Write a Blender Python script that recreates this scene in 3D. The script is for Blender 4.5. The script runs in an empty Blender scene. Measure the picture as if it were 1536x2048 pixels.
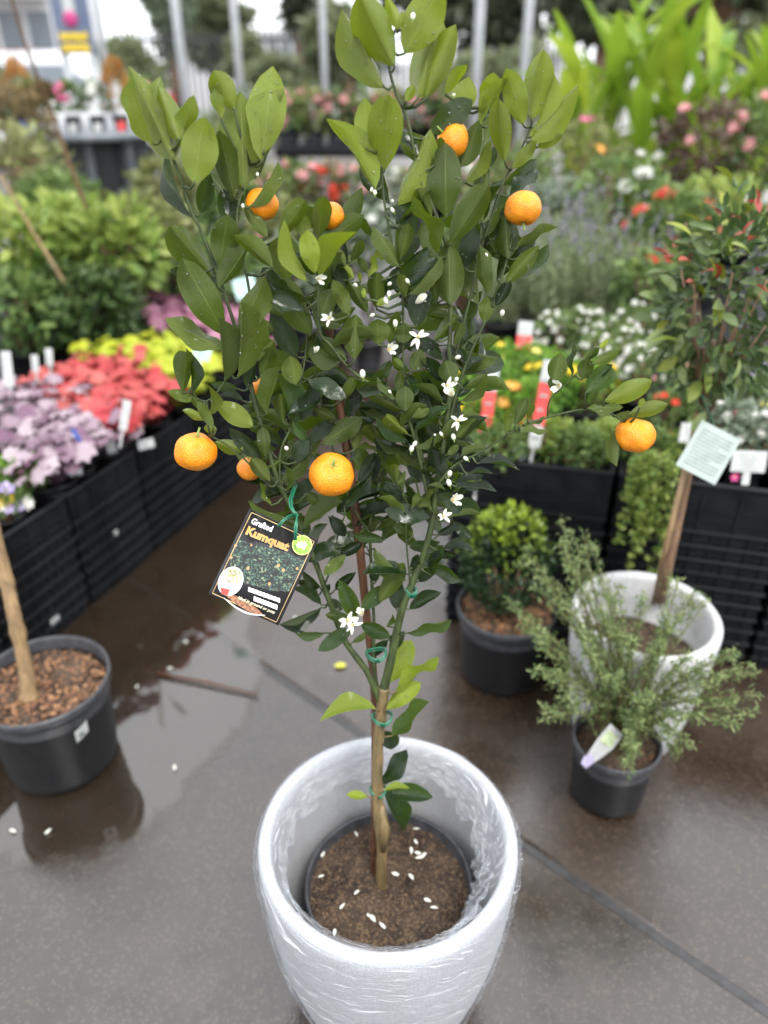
import bpy, math, random
import numpy as np
from mathutils import Vector, Matrix, noise

# ------------------------------------------------------------------ camera, sky, sun, exposure
SC = bpy.context.scene
COL = SC.collection
F_PX, PITCH, H = 1538.0, math.radians(31.0), 1.45
CP, SP = math.cos(PITCH), math.sin(PITCH)
cam_d = bpy.data.cameras.new('camera'); cam = bpy.data.objects.new('camera', cam_d); COL.objects.link(cam)
cam.location = (0, 0, H); cam.rotation_euler = (math.pi/2 - PITCH, 0, 0)
cam_d.sensor_fit = 'VERTICAL'; cam_d.sensor_height = 36.0; cam_d.sensor_width = 27.0
cam_d.lens = F_PX/2048*36.0
cam_d.clip_start = 0.05; cam_d.clip_end = 500
cam_d.dof.use_dof = True; cam_d.dof.focus_distance = 0.98; cam_d.dof.aperture_fstop = 2.0
SC.camera = cam

SUN_EL, SUN_AZ = math.radians(62), math.radians(150)
W = bpy.data.worlds.new('World'); SC.world = W; W.use_nodes = True
nt = W.node_tree; nt.nodes.clear()
o_ = nt.nodes.new('ShaderNodeOutputWorld'); bg = nt.nodes.new('ShaderNodeBackground')
sky = nt.nodes.new('ShaderNodeTexSky'); sky.sky_type = 'NISHITA'; sky.sun_disc = False
sky.sun_elevation = SUN_EL; sky.sun_rotation = SUN_AZ; sky.dust_density = 3.0; sky.air_density = 1.0
hs = nt.nodes.new('ShaderNodeHueSaturation'); hs.inputs['Saturation'].default_value = 0.18
mx = nt.nodes.new('ShaderNodeMix'); mx.data_type = 'RGBA'
mx.inputs[0].default_value = 0.72
mx.inputs[7].default_value = (11.6, 11.9, 12.4, 1)        # even grey-white cloud cover
nt.links.new(sky.outputs[0], hs.inputs['Color']); nt.links.new(hs.outputs[0], mx.inputs[6])
nt.links.new(mx.outputs[2], bg.inputs['Color']); bg.inputs['Strength'].default_value = 0.105
nt.links.new(bg.outputs[0], o_.inputs['Surface'])
sl = bpy.data.lights.new('sun', 'SUN'); sun = bpy.data.objects.new('sun', sl); COL.objects.link(sun)
sl.energy = 1.3; sl.angle = math.radians(18); sl.color = (1.0, 0.97, 0.92)
sd = Vector((math.sin(SUN_AZ)*math.cos(SUN_EL), math.cos(SUN_AZ)*math.cos(SUN_EL), math.sin(SUN_EL)))
sun.rotation_euler = sd.to_track_quat('Z', 'Y').to_euler(); sun.location = (0, 0, 8)
SC.view_settings.view_transform = 'Standard'; SC.view_settings.look = 'None'
SC.view_settings.exposure = 1.2; SC.view_settings.gamma = 1.0; SC.view_settings.use_curve_mapping = False
SC.render.engine = 'CYCLES'
SC.cycles.use_denoising = True
SC.cycles.max_bounces = 8; SC.cycles.transparent_max_bounces = 12; SC.cycles.transmission_bounces = 6
SC.cycles.sample_clamp_indirect = 6.0; SC.cycles.caustics_reflective = False; SC.cycles.caustics_refractive = False

# ------------------------------------------------------------------ helpers
R = random.Random(7); NP = np.random.default_rng(7)
CAM = Vector((0, 0, H))
def ray(px, py):
    a = (px-768)/F_PX; b = (1024-py)/F_PX
    return Vector((a, CP+b*SP, -SP+b*CP))
def at_z(px, py, z):
    d = ray(px, py); return CAM + d*((z-H)/d.z)
def at_y(px, py, y):
    d = ray(px, py); return CAM + d*(y/d.y)
def depth(p): return p.y*CP - (p.z-H)*SP
def srgb(r, g, b):
    f = lambda c: ((c/255+.055)/1.055)**2.4 if c > 10 else c/255/12.92
    return (f(r), f(g), f(b))

def link(o, parent=None):
    COL.objects.link(o)
    if parent is not None: o.parent = parent
    return o
def mesh(name, verts, faces, mats, smooth=True, midx=None, uv=None, tint=None):
    me = bpy.data.meshes.new(name)
    me.from_pydata([tuple(v) for v in verts] if not isinstance(verts, np.ndarray) else verts.tolist(), [], faces)
    for m in (mats if isinstance(mats, (list, tuple)) else [mats]): me.materials.append(m)
    if midx is not None: me.polygons.foreach_set('material_index', midx)
    if smooth: me.polygons.foreach_set('use_smooth', [True]*len(me.polygons))
    if uv is not None:
        l = me.uv_layers.new(name='UVMap'); vi = np.empty(len(me.loops), dtype=np.int32)
        me.loops.foreach_get('vertex_index', vi)
        l.data.foreach_set('uv', np.asarray(uv, dtype=np.float32)[vi].ravel())
    if tint is not None:
        a = me.attributes.new('tint', 'FLOAT', 'POINT'); a.data.foreach_set('value', np.asarray(tint, dtype=np.float32))
    me.update()
    return me
def obj(name, me, parent=None, loc=None, rot=None, scale=None):
    o = bpy.data.objects.new(name, me); link(o, parent)
    if loc is not None: o.location = loc
    if rot is not None: o.rotation_euler = rot
    if scale is not None: o.scale = scale
    return o
def tag(o, label, cat=None, group=None, kind=None):
    if label: o['label'] = label
    if cat: o['category'] = cat
    if group: o['group'] = group
    if kind: o['kind'] = kind
    return o
def thing(name, label, cat, loc=(0, 0, 0), rz=0, group=None):
    o = bpy.data.objects.new(name, None); COL.objects.link(o); o.empty_display_size = .05
    o.location = loc; o.rotation_euler = (0, 0, rz)
    return tag(o, label, cat, group)

class MB:                                    # collects shapes into one mesh
    def __init__(s): s.v = []; s.f = []; s.m = []; s.t = []
    def add(s, v, f, m=0, t=0.5):
        n = len(s.v); s.v += [tuple(x) for x in v]; s.f += [tuple(i+n for i in q) for q in f]
        s.m += [m]*len(f); s.t += [t]*len(v); return s
    def box(s, c, d, m=0, rot=None, bev=0.0):
        x, y, z = d[0]/2, d[1]/2, d[2]/2
        if bev:
            b = bev; v = []
            for sz in (-1, 1):
                for (ix, iy) in ((x-b, y), (x, y-b)):
                    pass
            ring = lambda ex, ey, zz: [(ex-b, -ey, zz), (ex, -ey+b, zz), (ex, ey-b, zz), (ex-b, ey, zz), (-ex+b, ey, zz), (-ex, ey-b, zz), (-ex, -ey+b, zz), (-ex+b, -ey, zz)]
            v = ring(x-b, y-b, -z)+ring(x, y, -z+b)+ring(x, y, z-b)+ring(x-b, y-b, z)
            f = [tuple(range(7, -1, -1)), tuple(range(24, 32))]
            for k in range(3):
                for i in range(8):
                    j = (i+1) % 8; f.append((k*8+i, k*8+j, k*8+8+j, k*8+8+i))
        else:
            v = [(-x,-y,-z),(x,-y,-z),(x,y,-z),(-x,y,-z),(-x,-y,z),(x,-y,z),(x,y,z),(-x,y,z)]
            f = [(3,2,1,0),(4,5,6,7),(0,1,5,4),(1,2,6,5),(2,3,7,6),(3,0,4,7)]
        mtx = rot if rot is not None else Matrix.Identity(3)
        return s.add([mtx @ Vector(p) + Vector(c) for p in v], f, m)
    def tube(s, pts, rad, seg=7, m=0, cap=True, t=0.5):
        pts = [Vector(p) for p in pts]; n = len(pts)
        if not hasattr(rad, '__len__'): rad = [rad]*n
        v = []; f = []; up = None
        for i in range(n):
            d = (pts[min(i+1, n-1)]-pts[max(i-1, 0)]).normalized()
            if up is None:
                up = d.orthogonal().normalized()
            else:
                up = (up - d*up.dot(d)).normalized()
            w = d.cross(up)
            for k in range(seg):
                a = 2*math.pi*k/seg; v.append(pts[i]+(up*math.cos(a)+w*math.sin(a))*rad[i])
        for i in range(n-1):
            for k in range(seg):
                j = (k+1) % seg; f.append((i*seg+k, i*seg+j, (i+1)*seg+j, (i+1)*seg+k))
        if cap: f.append(tuple(range(seg-1, -1, -1))); f.append(tuple((n-1)*seg+k for k in range(seg)))
        return s.add(v, f, m, t)
    def lathe(s, prof, seg=48, m=0, c=(0, 0, 0), close=False, jit=None):
        v = []; f = []; n = len(prof)
        for (r, z) in prof:
            for k in range(seg):
                a = 2*math.pi*k/seg; v.append((c[0]+r*math.cos(a), c[1]+r*math.sin(a), c[2]+z))
        for i in range(n-1):
            for k in range(seg):
                j = (k+1) % seg; f.append((i*seg+k, i*seg+j, (i+1)*seg+j, (i+1)*seg+k))
        if close:
            f.append(tuple(range(seg-1, -1, -1)))
        return s.add(v, f, m)
    def mesh(s, name, mats, smooth=True): return mesh(name, s.v, s.f, mats, smooth, s.m, tint=s.t)
    def obj(s, name, mats, parent=None, smooth=True, loc=None, rot=None): return obj(name, s.mesh(name, mats, smooth), parent, loc, rot)

# ------------------------------------------------------------------ materials
def node(nt, t, **k):
    n = nt.nodes.new(t)
    for a, b in k.items(): setattr(n, a, b)
    return n
def newmat(name):
    m = bpy.data.materials.new(name); m.use_nodes = True; nt = m.node_tree; nt.nodes.clear()
    out = nt.nodes.new('ShaderNodeOutputMaterial'); bs = nt.nodes.new('ShaderNodeBsdfPrincipled')
    nt.links.new(bs.outputs[0], out.inputs['Surface'])
    return m, nt, bs, out
def mixc(nt, fac, a, b, blend='MIX'):
    n = nt.nodes.new('ShaderNodeMix'); n.data_type = 'RGBA'; n.blend_type = blend
    for sock, val in ((n.inputs[0], fac), (n.inputs[6], a), (n.inputs[7], b)):
        if isinstance(val, (int, float)): sock.default_value = val
        elif isinstance(val, tuple): sock.default_value = (*val[:3], 1)
        else: nt.links.new(val, sock)
    return n.outputs[2]
def math_(nt, op, a, b=0.0, c=None, clamp=False):
    n = nt.nodes.new('ShaderNodeMath'); n.operation = op; n.use_clamp = clamp
    for i, val in enumerate((a, b) if c is None else (a, b, c)):
        if isinstance(val, (int, float)): n.inputs[i].default_value = val
        else: nt.links.new(val, n.inputs[i])
    return n.outputs[0]
def ramp(nt, x, lo, hi):
    n = nt.nodes.new('ShaderNodeMapRange'); n.interpolation_type = 'SMOOTHSTEP'
    n.inputs[1].default_value = lo; n.inputs[2].default_value = hi; nt.links.new(x, n.inputs[0]); return n.outputs[0]
def tex(nt, kind, scale, detail=3.0, coord='Object', vec=None, rough=.55, stretch=None):
    if vec is None:
        tc = nt.nodes.new('ShaderNodeTexCoord'); vec = tc.outputs[coord]
    if stretch:
        mp = nt.nodes.new('ShaderNodeMapping'); mp.inputs['Scale'].default_value = stretch; nt.links.new(vec, mp.inputs[0]); vec = mp.outputs[0]
    if kind == 'noise':
        n = nt.nodes.new('ShaderNodeTexNoise'); n.inputs['Scale'].default_value = scale; n.inputs['Detail'].default_value = detail
        n.inputs['Roughness'].default_value = rough; nt.links.new(vec, n.inputs['Vector']); return n.outputs['Fac']
    n = nt.nodes.new('ShaderNodeTexVoronoi'); n.inputs['Scale'].default_value = scale; nt.links.new(vec, n.inputs['Vector'])
    return n.outputs['Distance'], n.outputs['Color']
def bump(nt, bs, h, strength=.3, dist=.002):
    b = nt.nodes.new('ShaderNodeBump'); b.inputs['Strength'].default_value = strength; b.inputs['Distance'].default_value = dist
    nt.links.new(h, b.inputs['Height']); nt.links.new(b.outputs[0], bs.inputs['Normal'])
def mat(name, c, c2=None, rough=.5, scale=40, bmp=.25, bscale=None, bdist=.0015, spec=.5, metal=0, coat=0, trans=0, lo=.35, hi=.65):
    m, nt, bs, out = newmat(name)
    c2 = c2 or tuple(x*.72 for x in c)
    n = tex(nt, 'noise', scale); col = mixc(nt, ramp(nt, n, lo, hi), c, c2)
    nt.links.new(col, bs.inputs['Base Color'])
    bs.inputs['Roughness'].default_value = rough; bs.inputs['Specular IOR Level'].default_value = spec
    bs.inputs['Metallic'].default_value = metal; bs.inputs['Coat Weight'].default_value = coat; bs.inputs['Coat Roughness'].default_value = .1
    if bmp: bump(nt, bs, tex(nt, 'noise', bscale or scale*4), bmp, bdist)
    if trans: translucent(nt, bs, out, col, trans)
    return m
def translucent(nt, bs, out, col, w):
    t = nt.nodes.new('ShaderNodeBsdfTranslucent'); nt.links.new(col, t.inputs['Color'])
    ms = nt.nodes.new('ShaderNodeMixShader'); ms.inputs[0].default_value = w
    nt.links.new(bs.outputs[0], ms.inputs[1]); nt.links.new(t.outputs[0], ms.inputs[2]); nt.links.new(ms.outputs[0], out.inputs['Surface'])
def fmat(name, a, b, rough=.45, trans=.3, spec=.4):               # foliage: colour varies leaf by leaf
    m, nt, bs, out = newmat(name)
    at = nt.nodes.new('ShaderNodeAttribute'); at.attribute_name = 'tint'
    col = mixc(nt, at.outputs['Fac'], a, b)
    n = tex(nt, 'noise', 60); col = mixc(nt, ramp(nt, n, .3, .8), col, (.6, .6, .6), 'MULTIPLY')
    nt.links.new(col, bs.inputs['Base Color']); bs.inputs['Roughness'].default_value = rough; bs.inputs['Specular IOR Level'].default_value = spec
    translucent(nt, bs, out, col, trans)
    return m
def omat(name, a, b, rough=.45, trans=.25):                       # colour varies object by object
    m, nt, bs, out = newmat(name)
    oi = nt.nodes.new('ShaderNodeObjectInfo')
    col = mixc(nt, oi.outputs['Random'], a, b)
    n = tex(nt, 'noise', 70); col = mixc(nt, ramp(nt, n, .35, .75), col, (.62, .58, .6), 'MULTIPLY')
    nt.links.new(col, bs.inputs['Base Color']); bs.inputs['Roughness'].default_value = rough
    bump(nt, bs, tex(nt, 'noise', 160), .3, .002)
    translucent(nt, bs, out, col, trans)
    return m

def citrus_leaf_material():
    m, nt, bs, out = newmat('citrus_leaf')
    uv = nt.nodes.new('ShaderNodeUVMap'); sx = nt.nodes.new('ShaderNodeSeparateXYZ'); nt.links.new(uv.outputs[0], sx.inputs[0])
    oi = nt.nodes.new('ShaderNodeObjectInfo'); sc = nt.nodes.new('ShaderNodeSeparateColor'); nt.links.new(oi.outputs['Color'], sc.inputs[0])
    young, val = sc.outputs[0], sc.outputs[1]
    ax = math_(nt, 'ABSOLUTE', math_(nt, 'SUBTRACT', sx.outputs[0], .5))           # 0 midrib .. .5 margin
    rib = ramp(nt, ax, .022, .006)
    ph = math_(nt, 'SUBTRACT', math_(nt, 'MULTIPLY', sx.outputs[1], 11.0), math_(nt, 'MULTIPLY', ax, 7.5))
    fr = math_(nt, 'ABSOLUTE', math_(nt, 'SUBTRACT', math_(nt, 'FRACT', math_(nt, 'ADD', ph, math_(nt, 'MULTIPLY', tex(nt, 'noise', 6, coord='UV'), .7))), .5))
    vein = ramp(nt, fr, .085, .02)
    edge = ramp(nt, ax, .475, .497)
    under = mixc(nt, young, (.034, .062, .0055), (.25, .32, .024))
    top = mixc(nt, young, (.0045, .015, .006), (.05, .125, .016))
    geo = nt.nodes.new('ShaderNodeNewGeometry')
    n1 = tex(nt, 'noise', 30, coord='Object')
    lines = math_(nt, 'MAXIMUM', math_(nt, 'MULTIPLY', vein, .24), math_(nt, 'MAXIMUM', rib, math_(nt, 'MULTIPLY', edge, .5)))
    under2 = mixc(nt, math_(nt, 'MULTIPLY', lines, .55), under, (.30, .38, .10))
    top2 = mixc(nt, math_(nt, 'MULTIPLY', lines, .4), top, (.10, .19, .05))
    col = mixc(nt, geo.outputs['Backfacing'], top2, under2)
    col = mixc(nt, ramp(nt, n1, .3, .75), col, mixc(nt, 1.0, col, (.68, .76, .62), 'MULTIPLY'))
    spots = tex(nt, 'noise', 420, coord='Object'); col = mixc(nt, math_(nt, 'MULTIPLY', ramp(nt, spots, .60, .72), .22), col, (.28, .33, .10))
    vv = nt.nodes.new('ShaderNodeCombineColor')
    for i in range(3): nt.links.new(val, vv.inputs[i])
    col = mixc(nt, 1.0, col, vv.outputs[0], 'MULTIPLY')
    nt.links.new(col, bs.inputs['Base Color'])
    rr = math_(nt, 'ADD', math_(nt, 'MULTIPLY', geo.outputs['Backfacing'], .22), math_(nt, 'MULTIPLY_ADD', tex(nt, 'noise', 90), .24, .13))
    nt.links.new(rr, bs.inputs['Roughness']); bs.inputs['Specular IOR Level'].default_value = .5; bs.inputs['Coat Weight'].default_value = .2; bs.inputs['Coat Roughness'].default_value = .09
    h = math_(nt, 'ADD', math_(nt, 'MULTIPLY', vein, -.25), math_(nt, 'MULTIPLY', tex(nt, 'noise', 130), 1.0))
    h = math_(nt, 'ADD', h, math_(nt, 'MULTIPLY', rib, -.8))
    bump(nt, bs, h, .5, .0022)
    t = nt.nodes.new('ShaderNodeBsdfTranslucent')
    tcol = mixc(nt, young, (.045, .098, .003), (.32, .42, .010)); tcol = mixc(nt, math_(nt, 'MULTIPLY', vein, .15), tcol, (.10, .14, .01))
    tcol = mixc(nt, 1.0, tcol, vv.outputs[0], 'MULTIPLY')
    nt.links.new(tcol, t.inputs['Color'])
    ms = nt.nodes.new('ShaderNodeMixShader'); ms.inputs[0].default_value = .38
    nt.links.new(bs.outputs[0], ms.inputs[1]); nt.links.new(t.outputs[0], ms.inputs[2]); nt.links.new(ms.outputs[0], out.inputs['Surface'])
    return m
def concrete_material(name='wet_concrete', tone=(1, 1, 1)):
    m, nt, bs, out = newmat(name)
    n1 = tex(nt, 'noise', 1.6, 5); n2 = tex(nt, 'noise', 260, 2); n3 = tex(nt, 'noise', 9, 6)
    col = mixc(nt, ramp(nt, n1, .35, .65), (.020, .015, .011), (.036, .029, .023))
    col = mixc(nt, ramp(nt, n3, .45, .7), col, (.016, .0115, .008))
    v, vc = tex(nt, 'voronoi', 210)
    hsv = nt.nodes.new('ShaderNodeSeparateColor'); nt.links.new(vc, hsv.inputs[0])
    col = mixc(nt, math_(nt, 'MULTIPLY', ramp(nt, hsv.outputs[0], .72, .95), .28), col, (.11, .09, .07))
    col = mixc(nt, 1.0, col, tone, 'MULTIPLY'); nt.links.new(col, bs.inputs['Base Color'])
    r = math_(nt, 'ADD', math_(nt, 'MULTIPLY', ramp(nt, tex(nt, 'noise', 3.2, 5), .38, .62), .26), .09); nt.links.new(r, bs.inputs['Roughness'])
    bs.inputs['IOR'].default_value = 1.85
    bump(nt, bs, math_(nt, 'ADD', n2, math_(nt, 'MULTIPLY', tex(nt, 'noise', 45, 4), 1.2)), .16, .0022)
    return m
def water_material():
    m, nt, bs, out = newmat('puddle_water'); nt.nodes.remove(bs)
    g = nt.nodes.new('ShaderNodeBsdfGlossy'); g.inputs['Roughness'].default_value = .02
    t = nt.nodes.new('ShaderNodeBsdfTransparent')
    at = nt.nodes.new('ShaderNodeAttribute'); at.attribute_name = 'tint'; edge = math_(nt, 'MULTIPLY', ramp(nt, math_(nt, 'ADD', at.outputs['Fac'], math_(nt, 'MULTIPLY_ADD', tex(nt, 'noise', 22, 4), .9, -.45)), .15, .75), 1.0)
    nt.links.new(mixc(nt, edge, (1, 1, 1), (.93, .88, .80)), t.inputs['Color'])
    fr = nt.nodes.new('ShaderNodeFresnel'); fr.inputs['IOR'].default_value = 2.15
    n = tex(nt, 'noise', 12, 2); b = nt.nodes.new('ShaderNodeBump'); b.inputs['Strength'].default_value = .02; b.inputs['Distance'].default_value = .002
    nt.links.new(n, b.inputs['Height']); nt.links.new(b.outputs[0], g.inputs['Normal'])
    ms = nt.nodes.new('ShaderNodeMixShader'); mud = nt.nodes.new('ShaderNodeBsdfDiffuse'); mud.inputs['Color'].default_value = (.028, .0195, .013, 1); mm = nt.nodes.new('ShaderNodeMixShader'); nt.links.new(math_(nt, 'MULTIPLY', edge, .5), mm.inputs[0]); nt.links.new(t.outputs[0], mm.inputs[1]); nt.links.new(mud.outputs[0], mm.inputs[2])
    gb = nt.nodes.new('ShaderNodeNewGeometry'); nt.links.new(math_(nt, 'MULTIPLY', math_(nt, 'MULTIPLY', fr.outputs[0], edge), math_(nt, 'SUBTRACT', 1.0, gb.outputs['Backfacing'])), ms.inputs[0]); nt.links.new(mm.outputs[0], ms.inputs[1]); nt.links.new(g.outputs[0], ms.inputs[2])
    nt.links.new(ms.outputs[0], out.inputs['Surface']); return m
def film_material():
    m, nt, bs, out = newmat('stretch_film')
    bs.inputs['Base Color'].default_value = (.9, .92, .95, 1); bs.inputs['Roughness'].default_value = .16; bs.inputs['IOR'].default_value = 1.6
    tc = nt.nodes.new('ShaderNodeTexCoord')
    s1 = tex(nt, 'noise', 9, 5, vec=tc.outputs['UV'], stretch=(1.0, 9, 1), rough=.6); s2 = tex(nt, 'noise', 22, 4, vec=tc.outputs['UV'], stretch=(.4, 8, 1), rough=.65); at = nt.nodes.new('ShaderNodeAttribute'); at.attribute_name = 'tint'
    st = math_(nt, 'MAXIMUM', ramp(nt, s1, .56, .68), ramp(nt, s2, .575, .65))  # whitish streaks painted in for highlights on the film's wrinkles
    a = math_(nt, 'ADD', math_(nt, 'MULTIPLY_ADD', st, .55, .07), math_(nt, 'MULTIPLY', at.outputs['Fac'], .10))
    t = nt.nodes.new('ShaderNodeBsdfTransparent'); t.inputs['Color'].default_value = (.97, .98, 1, 1)
    ms = nt.nodes.new('ShaderNodeMixShader'); nt.links.new(a, ms.inputs[0]); nt.links.new(t.outputs[0], ms.inputs[1]); nt.links.new(bs.outputs[0], ms.inputs[2])
    nt.links.new(ms.outputs[0], out.inputs['Surface'])
    bump(nt, bs, math_(nt, 'ADD', s1, s2), .8, .004)
    return m
def pot_material(name='pale_fibre_pot', c=(.42, .425, .44), c2=(.33, .335, .35)):
    m, nt, bs, out = newmat(name)
    v = tex(nt, 'noise', 24, 5, stretch=(1, 1, .12)); g = tex(nt, 'noise', 330, 3); big = tex(nt, 'noise', 6, 3)
    col = mixc(nt, ramp(nt, g, .42, .62), c, c2); col = mixc(nt, math_(nt, 'MULTIPLY', ramp(nt, v, .4, .7), .35), col, (.36, .34, .325)); col = mixc(nt, math_(nt, 'MULTIPLY', ramp(nt, big, .45, .7), .3), col, (.33, .34, .365))
    nt.links.new(col, bs.inputs['Base Color']); bs.inputs['Roughness'].default_value = .7
    bump(nt, bs, math_(nt, 'ADD', g, v), .5, .0012); return m
def soil_material(name, a, b, c):
    m, nt, bs, out = newmat(name)
    n = tex(nt, 'noise', 22, 6); d, vc = tex(nt, 'voronoi', 260); s = nt.nodes.new('ShaderNodeSeparateColor'); nt.links.new(vc, s.inputs[0])
    col = mixc(nt, ramp(nt, n, .4, .62), a, b); col = mixc(nt, math_(nt, 'MULTIPLY', ramp(nt, s.outputs[0], .6, .95), .7), col, c)
    nt.links.new(col, bs.inputs['Base Color']); bs.inputs['Roughness'].default_value = .75
    bump(nt, bs, math_(nt, 'ADD', math_(nt, 'MULTIPLY', d, -1.0), n), .9, .004); return m
def peel_material():
    m, nt, bs, out = newmat('orange_peel')
    n = tex(nt, 'noise', 1.3, 4); col = mixc(nt, ramp(nt, n, .35, .7), (.86, .30, .007), (.78, .235, .005)); nt.links.new(col, bs.inputs['Base Color'])
    bs.inputs['Roughness'].default_value = .30; bs.inputs['Subsurface Weight'].default_value = .12; bs.inputs['Subsurface Radius'].default_value = (.01, .004, .001)
    bs.inputs['Subsurface Scale'].default_value = .4
    d, _ = tex(nt, 'voronoi', 15); bump(nt, bs, math_(nt, 'ADD', d, math_(nt, 'MULTIPLY', tex(nt, 'noise', 2.2, 2), .6)), .3, .010); return m
def bark_material(name, a, b, streak=(1, 1, .12), scale=150):
    m, nt, bs, out = newmat(name); n = tex(nt, 'noise', scale, 4, stretch=streak); n2 = tex(nt, 'noise', 26, 3)
    col = mixc(nt, ramp(nt, n, .35, .65), a, b); col = mixc(nt, math_(nt, 'MULTIPLY', ramp(nt, n2, .4, .7), .4), col, tuple(x*.55 for x in a)); nt.links.new(col, bs.inputs['Base Color'])
    bs.inputs['Roughness'].default_value = .6; bump(nt, bs, n, .6, .0015); return m
def glass_drop():
    m, nt, bs, out = newmat('water_drop'); nt.nodes.remove(bs)
    g = nt.nodes.new('ShaderNodeBsdfGlossy'); g.inputs['Roughness'].default_value = .03; t = nt.nodes.new('ShaderNodeBsdfTransparent')
    t.inputs['Color'].default_value = (.93, .96, .9, 1)
    fr = nt.nodes.new('ShaderNodeFresnel'); fr.inputs['IOR'].default_value = 1.9
    ms = nt.nodes.new('ShaderNodeMixShader'); nt.links.new(fr.outputs[0], ms.inputs[0]); nt.links.new(t.outputs[0], ms.inputs[1]); nt.links.new(g.outputs[0], ms.inputs[2])
    nt.links.new(ms.outputs[0], out.inputs['Surface']); return m

LEAF = citrus_leaf_material(); CONC = concrete_material('wet_concrete', (1.15, 1.08, 1.02)); CONC2 = concrete_material('brown_wet_concrete', (1.25, 1.06, .92)); WATER = water_material(); FILM = film_material(); POTW = pot_material()
PEEL = peel_material(); DROP = glass_drop()
SOIL = soil_material('potting_soil', (.030, .017, .010), (.070, .044, .027), (.18, .115, .065))
BARKCHIP = [mat('bark_chip_%d' % i, c, rough=.7, scale=200, bmp=.4) for i, c in enumerate(((.24, .11, .05), (.13, .06, .03), (.36, .19, .09), (.05, .03, .025)))]
STEM = bark_material('green_stem', (.055, .082, .018), (.024, .036, .010)); TRUNK = bark_material('tan_trunk', (.20, .135, .06), (.11, .085, .035))
BAMBOO = bark_material('brown_stake', (.15, .062, .028), (.07, .028, .014)); PALETRUNK = bark_material('pale_trunk', (.36, .24, .12), (.20, .13, .07)); BROWNTRUNK = bark_material('brown_trunk', (.24, .14, .075), (.11, .065, .04))
PETAL = mat('white_petal', (.84, .84, .76), (.76, .77, .66), rough=.5, trans=.25, bmp=.1); STAMEN = mat('cream_stamen', (.78, .66, .28), rough=.6); SEPAL = mat('pale_green_sepal', (.30, .40, .09), (.2, .3, .06), rough=.5)
TIE = mat('green_tie', (.008, .105, .055), (.012, .16, .085), rough=.35, coat=.3)
BLACKP = mat('black_plastic', (.007, .007, .0085), (.011, .011, .012), rough=.5, spec=.3, scale=30, bmp=.15, bscale=500, bdist=.0006)
TRAYP = mat('black_tray_plastic', (.0055, .006, .007), (.010, .011, .013), rough=.55, spec=.16, scale=12, bmp=.2, bscale=300, bdist=.0008)
GREYP = mat('grey_pot_rim', (.055, .058, .065), (.035, .037, .042), rough=.4, scale=50, bmp=.1)
WHITEC = mat('white_card', (.50, .51, .50), (.43, .44, .44), rough=.4, bmp=.05); REDC = mat('red_card', (.72, .075, .065), (.62, .05, .05), rough=.4, bmp=.05)
BLUEC = mat('blue_card', (.05, .12, .45), rough=.4); YELC = mat('yellow_card', (.80, .58, .03), rough=.4); GREYINK = mat('grey_ink', (.30, .34, .33), rough=.6, bmp=0); BLACKINK = mat('black_ink', (.015, .015, .015), rough=.5, bmp=0)
GALV = mat('galvanised_steel', (.60, .63, .65), (.52, .55, .57), rough=.45, metal=.0, scale=20, bmp=.1)
GREYMETAL = mat('grey_painted_metal', (.20, .22, .24), (.15, .17, .19), rough=.4, scale=15, bmp=.1)

# ------------------------------------------------------------------ ground
g_me = mesh('ground', [(-60, -20, -.02), (60, -20, -.02), (60, 120, -.02), (-60, 120, -.02)], [(0, 1, 2, 3)], mat('dark_joint_ground', (.020, .017, .015), (.035, .03, .026), rough=.35, scale=20, bmp=.4, bscale=60, bdist=.003), False)
ground = tag(obj('ground', g_me), None, None, None, 'structure')
# two concrete slabs meet along one diagonal joint
JA, JB = at_z(450, 1280, 0), at_z(1536, 2020, 0)
ju = (JB-JA); ju.z = 0; ju.normalize(); jn = Vector((-ju.y, ju.x, 0))              # jn points away from the camera
def slab(side, a0, a1, w, gap=.009, name='concrete_slab', m=None):
    p = [JA+ju*a0+jn*side*gap, JA+ju*a1+jn*side*gap, JA+ju*a1+jn*side*(gap+w), JA+ju*a0+jn*side*(gap+w)]
    if side < 0: p = p[::-1]
    c = sum(p, Vector())/4; b = .006; v = []
    for q, z, ins in ((p, -.03, 0), (p, -b, 0), (p, 0, b)):
        for k in q:
            d = (c-k); d = Vector((math.copysign(1, d.dot(ju)), math.copysign(1, d.dot(jn)), 0)); v.append((k+ju*d.x*ins+jn*d.y*ins)+Vector((0, 0, z)))
    f = [(8, 9, 10, 11)]
    for k in range(2):
        for i in range(4): f.append((k*4+i, k*4+(i+1) % 4, k*4+4+(i+1) % 4, k*4+4+i))
    return obj(name, mesh(name, v, f, m or CONC, False), ground)
slab(-1, -2.2, 4.5, 3.0); slab(1, -2.2, 4.5, 3.0, m=CONC2)
jq = [JA+ju*-2.2-jn*.012, JA+ju*4.5-jn*.012, JA+ju*4.5+jn*.012, JA+ju*-2.2+jn*.012]; obj('joint_filler', mesh('joint_filler', [q+Vector((0, 0, -.0065)) for q in jq], [(0, 1, 2, 3)], mat('grey_joint_filler', (.050, .050, .052), (.035, .034, .034), rough=.3, scale=60), False), ground)
slab(1, -8, -2.21, 6); slab(-1, -8, -2.21, 3); slab(1, 4.51, 10, 6)
far_me = mesh('paved_yard', [(-30, 4.2, -.008), (30, 4.2, -.008), (30, 60, -.008), (-30, 60, -.008)], [(0, 1, 2, 3)], mat('pale_yard_concrete', (.16, .15, .14), (.11, .105, .10), rough=.4, scale=3), False)
tag(obj('paved_yard', far_me), None, None, None, 'structure')
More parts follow.
